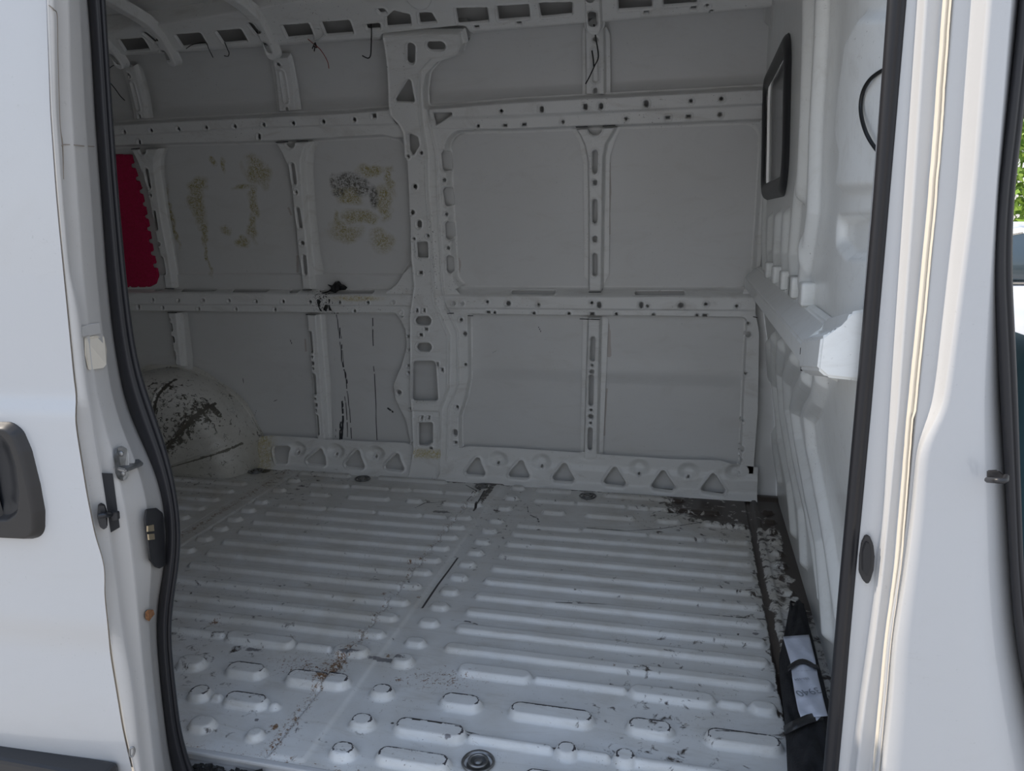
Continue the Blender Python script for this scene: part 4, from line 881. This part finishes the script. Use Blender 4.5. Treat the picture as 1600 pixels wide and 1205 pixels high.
# guide bracket with two screws and a prong
hb = jplate('guide_bracket', [(181, 699), (190, 697), (198, 702), (200, 712), (201, 742), (197, 750), (190, 752), (183, 748), (180, 738), (177, 714)], -.004, .0035, M['steel'], door, .0012)
a0 = Vector(hit(177, 729, 1, 1.045)); a1 = Vector(hit(196, 733, 1, 1.050)); a2 = Vector(hit(224, 722, 1, 1.10)); a3 = Vector(hit(218, 717, 1, 1.11)); a4 = Vector(hit(198, 718, 1, 1.085)); a5 = Vector(hit(178, 725, 1, 1.055))
bm = bmesh.new(); prism(bm, [a0, a1, a2, a3, a4, a5], (0, 0, -.007)); bmesh.ops.bevel(bm, geom=bm.edges[:], offset=.0018, segments=2, affect='EDGES'); bm_obj('bracket_prong', bm, M['steel'], hb)
for q in ((189, 709), (192, 740)):
    p = Vector(hit(q[0], q[1], 1, JY(*q)-.009)); bm = bmesh.new(); bmesh.ops.create_uvsphere(bm, u_segments=14, v_segments=8, radius=.0052); bmesh.ops.scale(bm, vec=(1, .6, 1), verts=bm.verts); bmesh.ops.translate(bm, vec=p, verts=bm.verts); bm_obj('screw', bm, M['steel'], hb, True)
jtube('drain_plug', [(203, 1171), (208, 1168), (210, 1174), (207, 1182), (203, 1181)], .0018, M['steel'], door, -.004, closed=True)
# handle
def hp(pts): 
    q = [DH(x, y) for x, y in pts]; return [(p[0], p[2]) for p in q]
HO = hp([(-95, 652), (30, 654), (47, 668), (60, 700), (73, 755), (80, 795), (80, 822), (76, 836), (60, 840), (-95, 828)])
HI = hp([(-60, 672), (20, 672), (34, 688), (44, 720), (49, 760), (47, 790), (34, 800), (-40, 800)])
DM = lambda U, V, H: (U, 0*U+Yd(V)-bulge(U)-H, V)
bez = relief('handle_bezel', door, M['handle'], DM, bbox(HO), .002, lambda U, V, D: -.004+.022*sm(-poly(U, V, HO, .03), -.001, .012)-.014*sm(-poly(U, V, HI, .02), -.006, .006), lambda U, V: np.maximum(poly(U, V, HO, .03), -(poly(U, V, HI, .02)+.006)))
relief('handle_recess', bez, M['darkgloss'], DM, bbox(HI), .003, lambda U, V, D: .006-.005*sm(-D, .0, .03), lambda U, V: poly(U, V, HI, .02))
GR = [DH(-8, 660), DH(0, 700), DH(8, 750), DH(18, 800), DH(28, 828)]
GP = [(p[0], p[2]) for p in GR]; GB = hp([(-70, 664), (2, 664), (6, 720), (14, 770), (26, 812), (32, 830), (-70, 826)])
relief('handle_grip', bez, M['handle'], DM, bbox(GB), .002, lambda U, V, D: .004+.024*np.sqrt(np.clip(sm(-D, -.001, .03), 0, 1)), lambda U, V: poly(U, V, GB, .012))
# lower black moulding
mt = [DH(x, y) for x, y in ((204, 1188), (100, 1172), (0, 1155))]
zt = mt[0][2]
bm = bmesh.new(); box(bm, (-1.68, .992, zt-.10), (1.36, .044, .20), bev=.008); bm_obj('lower_moulding', bm, M['blackpl'], door)
# foot of the rear pillar under the jamb
slab('sill_foot', (-1.08, 1.09, -.11), (.16, .12, .23), M['jamb'], floor, bev=.01)
rebase(door)
# door hardware in world coordinates -> children keep their world position
# =================================================================== THINGS IN THE VAN
# red puzzle mat behind the ribs
MP = WPL([(120, 242), (208, 242), (213, 262), (222, 290), (233, 340), (241, 390), (250, 430), (246, 442), (236, 447), (150, 449), (120, 449)], -.040)
def mat_sdf(U, V):
    d = poly(U, V, MP); a, b = WP(205, 255, -.04), WP(247, 430, -.04)
    for i in range(9):
        t = (i+.2)/9; d = np.maximum(d, -(capsule(U, V, (a[0]+(b[0]-a[0])*t+.012*math.sin(t*5)+.012, a[1]+(b[1]-a[1])*t), (a[0]+(b[0]-a[0])*t+.06, a[1]+(b[1]-a[1])*t), .012)))
    c = WP(180, 449, -.04)
    for i in range(-3, 6): d = np.maximum(d, -capsule(U, V, (c[0]+.045*i, c[1]), (c[0]+.045*i+.006, c[1]-.02), .009))
    return d
o = relief('foam_mat', None, M['foam'], WM, bbox(MP, .01), .004, lambda U, V, D: -.036+.004*sm(-D, -.001, .004), mat_sdf, label='red foam puzzle mat with notched edges stuck in the left wall bay', category='foam mat')
md = o.modifiers.new('t', 'SOLIDIFY'); md.thickness = .010; md.offset = 0

# black bag with strap and a receipt tucked under it
def fz(px, py, z): p = hit(px, py, 2, z); return (p[0], p[1], z)
bagc = [(1243, 952), (1247, 990), (1250, 1030), (1256, 1070), (1262, 1110), (1266, 1150), (1270, 1200), (1274, 1250)]
bl = [1231, 1224, 1215, 1217, 1222, 1226, 1228, 1232]; brr = [1256, 1266, 1276, 1286, 1296, 1300, 1304, 1310]
bag = empty('bag', fz(1255, 1060, 0), label='long black fabric bag lying by the bulkhead at the lower right of the floor', category='bag')
nu = 22; rows = []
ty = np.linspace(0, 1, 60); yy = np.linspace(944, 1275, 60)
L_ = np.interp(yy, [c[1] for c in bagc], bl); R_ = np.interp(yy, [c[1] for c in bagc], brr)
rs = np.random.RandomState(5)
for j in range(nu):
    t = j/(nu-1); row = []
    for k_, (y, l, r2) in enumerate(zip(yy, L_, R_)):
        ang = math.pi*t; e = .045*(min(1, ty[k_]*9+.35))
        z = max(.003, e*math.sin(ang)**.7)
        p0 = hit(l+2, y, 2, .004); p1 = hit(r2, y, 2, .004)
        w = (p1[0]-p0[0]); cx = (p0[0]+p1[0])/2
        x = cx-math.cos(ang)*w/2; yv = p0[1]+.0*(p1[1]-p0[1])
        n_ = .007*math.sin(k_*.55+math.sin(j*.7)*2)+.006*math.sin(k_*.23+j*.5)
        row.append((x, yv-.0, z+(n_ if 0 < j < nu-1 else 0)*math.sin(ang)))
    rows.append(row)
A_ = np.array(rows)
c0 = A_[:, :1].mean(0, keepdims=True).repeat(nu, 0); c1 = A_[:, -1:].mean(0, keepdims=True).repeat(nu, 0)
A_ = np.concatenate([c0, A_, c1], 1)
o = from_grid('bag_body', A_, np.ones((nu-1, A_.shape[1]-2), bool)[:, :] if False else np.ones((A_.shape[0]-1, A_.shape[1]-1), bool), M['fabric'], bag)
md = o.modifiers.new('t', 'SOLIDIFY'); md.thickness = .003
def bag_top(px, py):
    """point on the bag's upper surface seen at this place"""
    z = .05
    for i in range(3): p = hit(px, py, 2, z)
    return p
st = []
for f in np.linspace(0, 1, 9):
    x = 1231+(1279-1231)*f; y = 1046-11*math.sin(math.pi*min(1, f*1.1))+3*f*-1; p = hit(x, y, 2, .058+.010*math.sin(math.pi*f)); st.append(p)
sw = np.array([0, .009, 0]); sr = [[tuple(p-sw) for p in st], [tuple(p+sw) for p in st]]
o = loft('strap', sr, M['blackpl'], bag, True, .003)
st = [hit(x, y, 2, z) for x, y, z in ((1226, 1142, .03), (1240, 1134, .055), (1262, 1124, .062), (1285, 1118, .050))]
o = loft('strap', [[tuple(p-sw*1.6) for p in st], [tuple(p+sw*1.6) for p in st]], M['blackpl'], bag, True, .003, sub=3)
rebase(bag)
rec = empty('receipt', fz(1260, 1060, .055), label='crumpled white paper slip with grey print tucked under the strap of the black bag', category='paper slip')
PL_ = [(995, 1223, 1264), (1015, 1229, 1269), (1035, 1235, 1274), (1060, 1238, 1278), (1085, 1242, 1284), (1110, 1247, 1290), (1124, 1252, 1294)]
yy = np.linspace(995, 1122, 26); l = np.interp(yy, [a[0] for a in PL_], [a[1] for a in PL_]); r2 = np.interp(yy, [a[0] for a in PL_], [a[2] for a in PL_])
rows = []
for t in np.linspace(0, 1, 14):
    row = []
    for k_, (y, a, b) in enumerate(zip(yy, l, r2)):
        z = .056+.006*math.sin(math.pi*t)+.0022*math.sin(k_*1.1+t*6)+.002*math.sin(k_*.6-t*9); row.append(tuple(hit(a+(b-a)*t, y-3*t, 2, z)))
    rows.append(row)
loft('sheet', rows, M['paper'], rec, True, .0006)
tri = [hit(x, y, 2, .057) for x, y in ((1270, 1118), (1284, 1119), (1276, 1127))]
bm = bmesh.new(); prism(bm, [tuple(p) for p in tri], (0, 0, .0006)); bm_obj('torn_corner', bm, M['paper'], rec)
def text_on(s, px, py, size, ang, parent, name):
    cu = bpy.data.curves.new(name, 'FONT'); cu.body = s; cu.size = size; cu.align_x = 'CENTER'; cu.align_y = 'CENTER'; cu.extrude = .0002
    o = bpy.data.objects.new(name, cu); COL.objects.link(o); dg = bpy.context.evaluated_depsgraph_get(); me = bpy.data.meshes.new_from_object(o.evaluated_get(dg)); bpy.data.objects.remove(o)
    me.transform(Matrix.Rotation(ang, 4, 'Z')); p = hit(px, py, 2, .0655); me.transform(Matrix.Translation(Vector(p)))
    return link(name, me, M['ink'], parent, False)
text_on('3940', 1263, 1081, .030, math.radians(180+27), rec, 'printed_number')
text_on('101-104', 1253, 1061, .011, math.radians(180+22), rec, 'printed_line')
text_on('........ ... ....', 1256, 1049, .009, math.radians(180+20), rec, 'printed_line')
rebase(rec)

# black tape residue on the belt rail
def wallblob(name, poly_px, h0, hgt, m, **k):
    P = WPL(poly_px, h0)
    return relief(name, None, m, WM, bbox(P, .004), .0016, lambda U, V, D: h0+hgt*sm(-D, -.001, .006)*(.5+.9*nz(U+5, V+5, 90, 4)), lambda U, V: poly(U, V, P), **k)
wallblob('tape_residue', [(498, 459), (512, 455), (519, 450), (511, 444), (519, 446), (524, 440), (530, 439), (534, 444), (538, 445), (543, 449), (540, 453), (530, 454), (524, 458), (516, 455), (507, 459)], -.010, .020, M['tape'], label='torn clump of black tape stuck on the belt rail beneath the stained panel', category='tape residue')
for pts, lb in (([(496, 467), (502, 471), (499, 480), (504, 487), (500, 486), (495, 474)], 'leftmost of the three small black tape scraps on the front of the belt rail'), ([(506, 466), (509, 475), (513, 477), (510, 487), (505, 484), (508, 476)], 'middle one of the three small black tape scraps on the belt rail front'), ([(513, 467), (516, 468), (515, 478), (519, 486), (514, 485)], 'rightmost of the three small black tape scraps on the belt rail front')):
    wallblob('tape_residue', pts, .011, .003, M['tape'], label=lb, category='tape residue', group='tape scraps on the belt rail')

# wires and cable ties hanging from the roof rail
def wire(name, pts, r, m, label, cat='cable tie', group=None): 
    return tube(name, [W3(x, y, h) for x, y, h in pts], r, m, label=label, category=cat, group=group)
wire('cable_tie', [(291, 76, .05), (300, 70, .07), (312, 67, .06), (322, 67, .045), (326, 76, .07), (331, 86, .07), (333, 90, .07)], .0016, M['wire'], 'thin black cable tie bent out of the second square hole from the left')
wire('cable_tie', [(351, 66, .04), (355, 76, .06), (358, 83, .07), (356, 88, .07), (350, 87, .075)], .0017, M['wire'], 'hooked black cable tie hanging from the third square hole from the left')
wire('cable_tie', [(580, 38, .03), (580.5, 50, .06), (580, 70, .07), (579, 86, .07), (575, 91, .075), (566, 87, .08)], .0022, M['wire'], 'black cable tie hanging straight with a hooked end, left of the central pillar')
wire('cable_tie', [(928, 38, .03), (931, 60, .05), (935, 88, .055), (929, 103, .055), (921, 120, .05), (915, 131, .045)], .0024, M['wire'], 'long black cable tie crossing the upper rib above the right windows')
wire('cable_tie', [(925, 79, .03), (927, 92, .035), (928, 104, .04)], .0026, M['wire'], 'short black cable tie stub on the upper rib above the right windows')
wire('cable_tie', [(168, 111, .05), (173, 105, .04), (178, 102, .03)], .0016, M['wire'], 'short black cable end under the leftmost roof bow')
wire('cable_tie', [(171, 128, .03), (180, 139, .04), (188, 150, .03), (195, 157, .02)], .0018, M['wire'], 'thin black wire drooping at the far upper left beside the door seal')
rw = empty('knotted_wire', W3(492, 70, .05), label='knotted red wire tied between two square holes of the roof rail', category='wire')
tube('red_strand', [W3(x, y, h) for x, y, h in ((481, 61, .05), (487, 66, .06), (492, 70, .06), (500, 77, .07), (507, 87, .07), (512, 97, .07), (514, 107, .07))], .0015, M['redwire'], rw)
tube('black_knot', [W3(x, y, h) for x, y, h in ((488, 76, .06), (492, 68, .065), (495, 74, .06), (490, 72, .07), (493, 67, .06), (491, 80, .06))], .0022, M['wire'], rw)
tube('plastic_loop', [W3(x, y, h) for x, y, h in ((490, 55, .03), (492, 63, .06), (500, 61, .06), (508, 54, .045))], .0028, M['body'], rw)
rebase(rw)
lp = [hit(x, y, 0, X) for x, y, X in ((1392, 104, .262), (1381, 109, .258), (1369, 116, .252), (1358, 126, .246), (1349, 142, .243), (1345, 162, .242), (1346, 182, .242), (1352, 204, .244), (1361, 222, .250), (1374, 240, .258))]
lp = [(p[0]-.0, p[1], p[2]) for p in lp]
tube('cable_loop', lp, .0030, M['wire'], label='black cable bowed in a half loop against the white bulkhead near the right seal', category='cable')

# dry leaf on the door edge
q = [(227, 957), (231, 953), (239, 953), (241, 960), (236, 966), (233, 971), (228, 968), (227, 963)]
bm = bmesh.new(); pts = [Vector(hit(x, y, 1, JY(x, y)-.004-.004*((i*7) % 3))) for i, (x, y) in enumerate(q)]; c = bm.verts.new(sum(pts, Vector())/len(pts)+Vector((.003, -.006, 0))); vs = [bm.verts.new(p) for p in pts]
for i in range(len(vs)): bm.faces.new((c, vs[i], vs[(i+1) % len(vs)]))
o = bm_obj('dry_leaf', bm, M['leaf'], None, False, label='small brown dry leaf caught by the black seal low on the door edge', category='leaf'); md = o.modifiers.new('t', 'SOLIDIFY'); md.thickness = .0008
# debris in the sill track
bm = bmesh.new(); rs = random.Random(3)
for i in range(150):
    x = -.985+rs.random()**1.4*.15; y = 1.165+rs.random()*.045; s = .003+.006*rs.random()
    r_ = bmesh.ops.create_icosphere(bm, subdivisions=1, radius=s); 
    for v in r_['verts']: v.co = Vector((v.co.x*1.6, v.co.y, v.co.z*.6))*(.7+.6*rs.random())+Vector((x, y, -.021+.006*rs.random()))
bm_obj('debris', bm, M['tape'], None, False, label='black grit and scraps piled in the sill track under the left of the doorway', category='debris', kind='stuff')

# =================================================================== CAB, OUTSIDE
slab('trim_6', (1.5, 2.2, -.3), (1.9, 1.7, .05), M['cavity'], kind='structure')
slab('trim_7', (1.62, 3.05, .10), (2.2, .06, .85), M['teal'], kind='structure')          # far cab door below its window
slab('trim_8', (1.62, 2.95, 1.60), (2.2, .20, .34), M['cavity'], kind='structure')
slab('trim_9', (1.6, 2.2, 1.9), (2.4, 1.8, .05), M['body'], kind='structure')
seat = empty('driver_seat', (1.15, 2.45, -.25), label='dark teal driver seat seen through the cab doorway at the right edge', category='seat')
bm = bmesh.new(); box(bm, (0, 0, .35), (.5, .5, .18), bev=.04); bm_obj('seat_cushion', bm, M['teal'], seat, True)
bm = bmesh.new(); box(bm, (-.22, 0, .70), (.14, .48, .62), bev=.05); bm_obj('backrest', bm, M['teal'], seat, True)
bm = bmesh.new(); box(bm, (0, 0, .12), (.4, .4, .24)); bm_obj('seat_base', bm, M['cavity'], seat)
# ground
bm = bmesh.new(); bmesh.ops.create_grid(bm, x_segments=1, y_segments=1, size=60); bmesh.ops.translate(bm, vec=(0, 0, -.56), verts=bm.verts); bm_obj('ground', bm, M['asphalt'], None, kind='structure')
# parked white car
car = empty('parked_car', (3.6, 8.0, -.56), label='white parked car seen through the cab at the right edge, below the tree', category='car')
def extrude_profile(name, prof, w, m, parent, y=0, bev=.05):
    bm = bmesh.new(); prism(bm, [(x, y-w/2, z) for x, z in prof], (0, w, 0)); bmesh.ops.bevel(bm, geom=bm.edges[:], offset=bev, segments=3, affect='EDGES'); return bm_obj(name, bm, m, parent, True)
extrude_profile('car_body', [(-2.2, .35), (-2.25, .9), (-1.9, 1.08), (.9, 1.10), (2.0, .95), (2.2, .7), (2.2, .35)], 1.75, M['carwhite'], car)
extrude_profile('car_cabin', [(-1.9, 1.06), (-1.45, 1.52), (-.9, 1.62), (.1, 1.60), (.5, 1.50), (1.1, 1.08)], 1.5, M['carwhite'], car, bev=.06)
extrude_profile('side_window', [(-1.65, 1.12), (-1.32, 1.46), (-.9, 1.54), (.08, 1.52), (.4, 1.44), (.9, 1.12)], 1.54, M['tint'], car, bev=.02)
for x in (-1.4, 1.4):
    for y in (-.8, .8):
        bm = bmesh.new(); bmesh.ops.create_cone(bm, cap_ends=True, segments=28, radius1=.33, radius2=.33, depth=.2, matrix=Matrix.Rotation(math.pi/2, 4, 'X')); bmesh.ops.bevel(bm, geom=bm.edges[:], offset=.02, segments=2, affect='EDGES'); o = bm_obj('wheel', bm, M['rubber'], car, True); o.location = (x, y, .33)
bm = bmesh.new(); box(bm, (0, 0, 0), (.14, .22, .14), bev=.04); o = bm_obj('wing_mirror', bm, M['chrome'], car, True); o.location = (.55, -1.0, 1.14)
# tree / hedge behind
def foliage(name, c, r, n, label, seed):
    root = empty(name, (c[0], c[1], -.56), label=label, category='tree'); rs = np.random.RandomState(seed)
    tube('trunk', [(0, 0, 0), (.05, 0, .8), (0, .05, c[2]+.3)], .10, M['bark'], root)
    d = rs.randn(n, 3); d /= np.linalg.norm(d, axis=1)[:, None]; p = d*(rs.rand(n, 1)**.35)*np.array(r)+np.array([0, 0, c[2]+.56])
    a = rs.randn(n, 3); a /= np.linalg.norm(a, axis=1)[:, None]; b = np.cross(a, rs.randn(n, 3)); b /= np.linalg.norm(b, axis=1)[:, None]; s = .05+.05*rs.rand(n, 1)
    V = np.stack([p-a*s, p+b*s*.45, p+a*s, p-b*s*.45], 1).reshape(-1, 3); F = np.arange(4*n).reshape(-1, 4)
    me = bpy.data.meshes.new('crown'); me.from_pydata(V.tolist(), [], F.tolist()); o = link('crown', me, M['leaves'], root, False); return root
foliage('tree', (5.2, 12.0, 2.2), (2.0, 1.4, 2.3), 9000, 'bright green leafy tree seen above the parked car at the right edge', 1)
foliage('tree', (10.2, 13.0, 2.4), (2.2, 1.4, 2.4), 5000, 'leafy tree further right behind the parked car', 2)
foliage('tree', (0.4, 14.0, 2.2), (1.8, 1.2, 2.4), 4000, 'leafy tree behind the van, hidden by its side', 3)
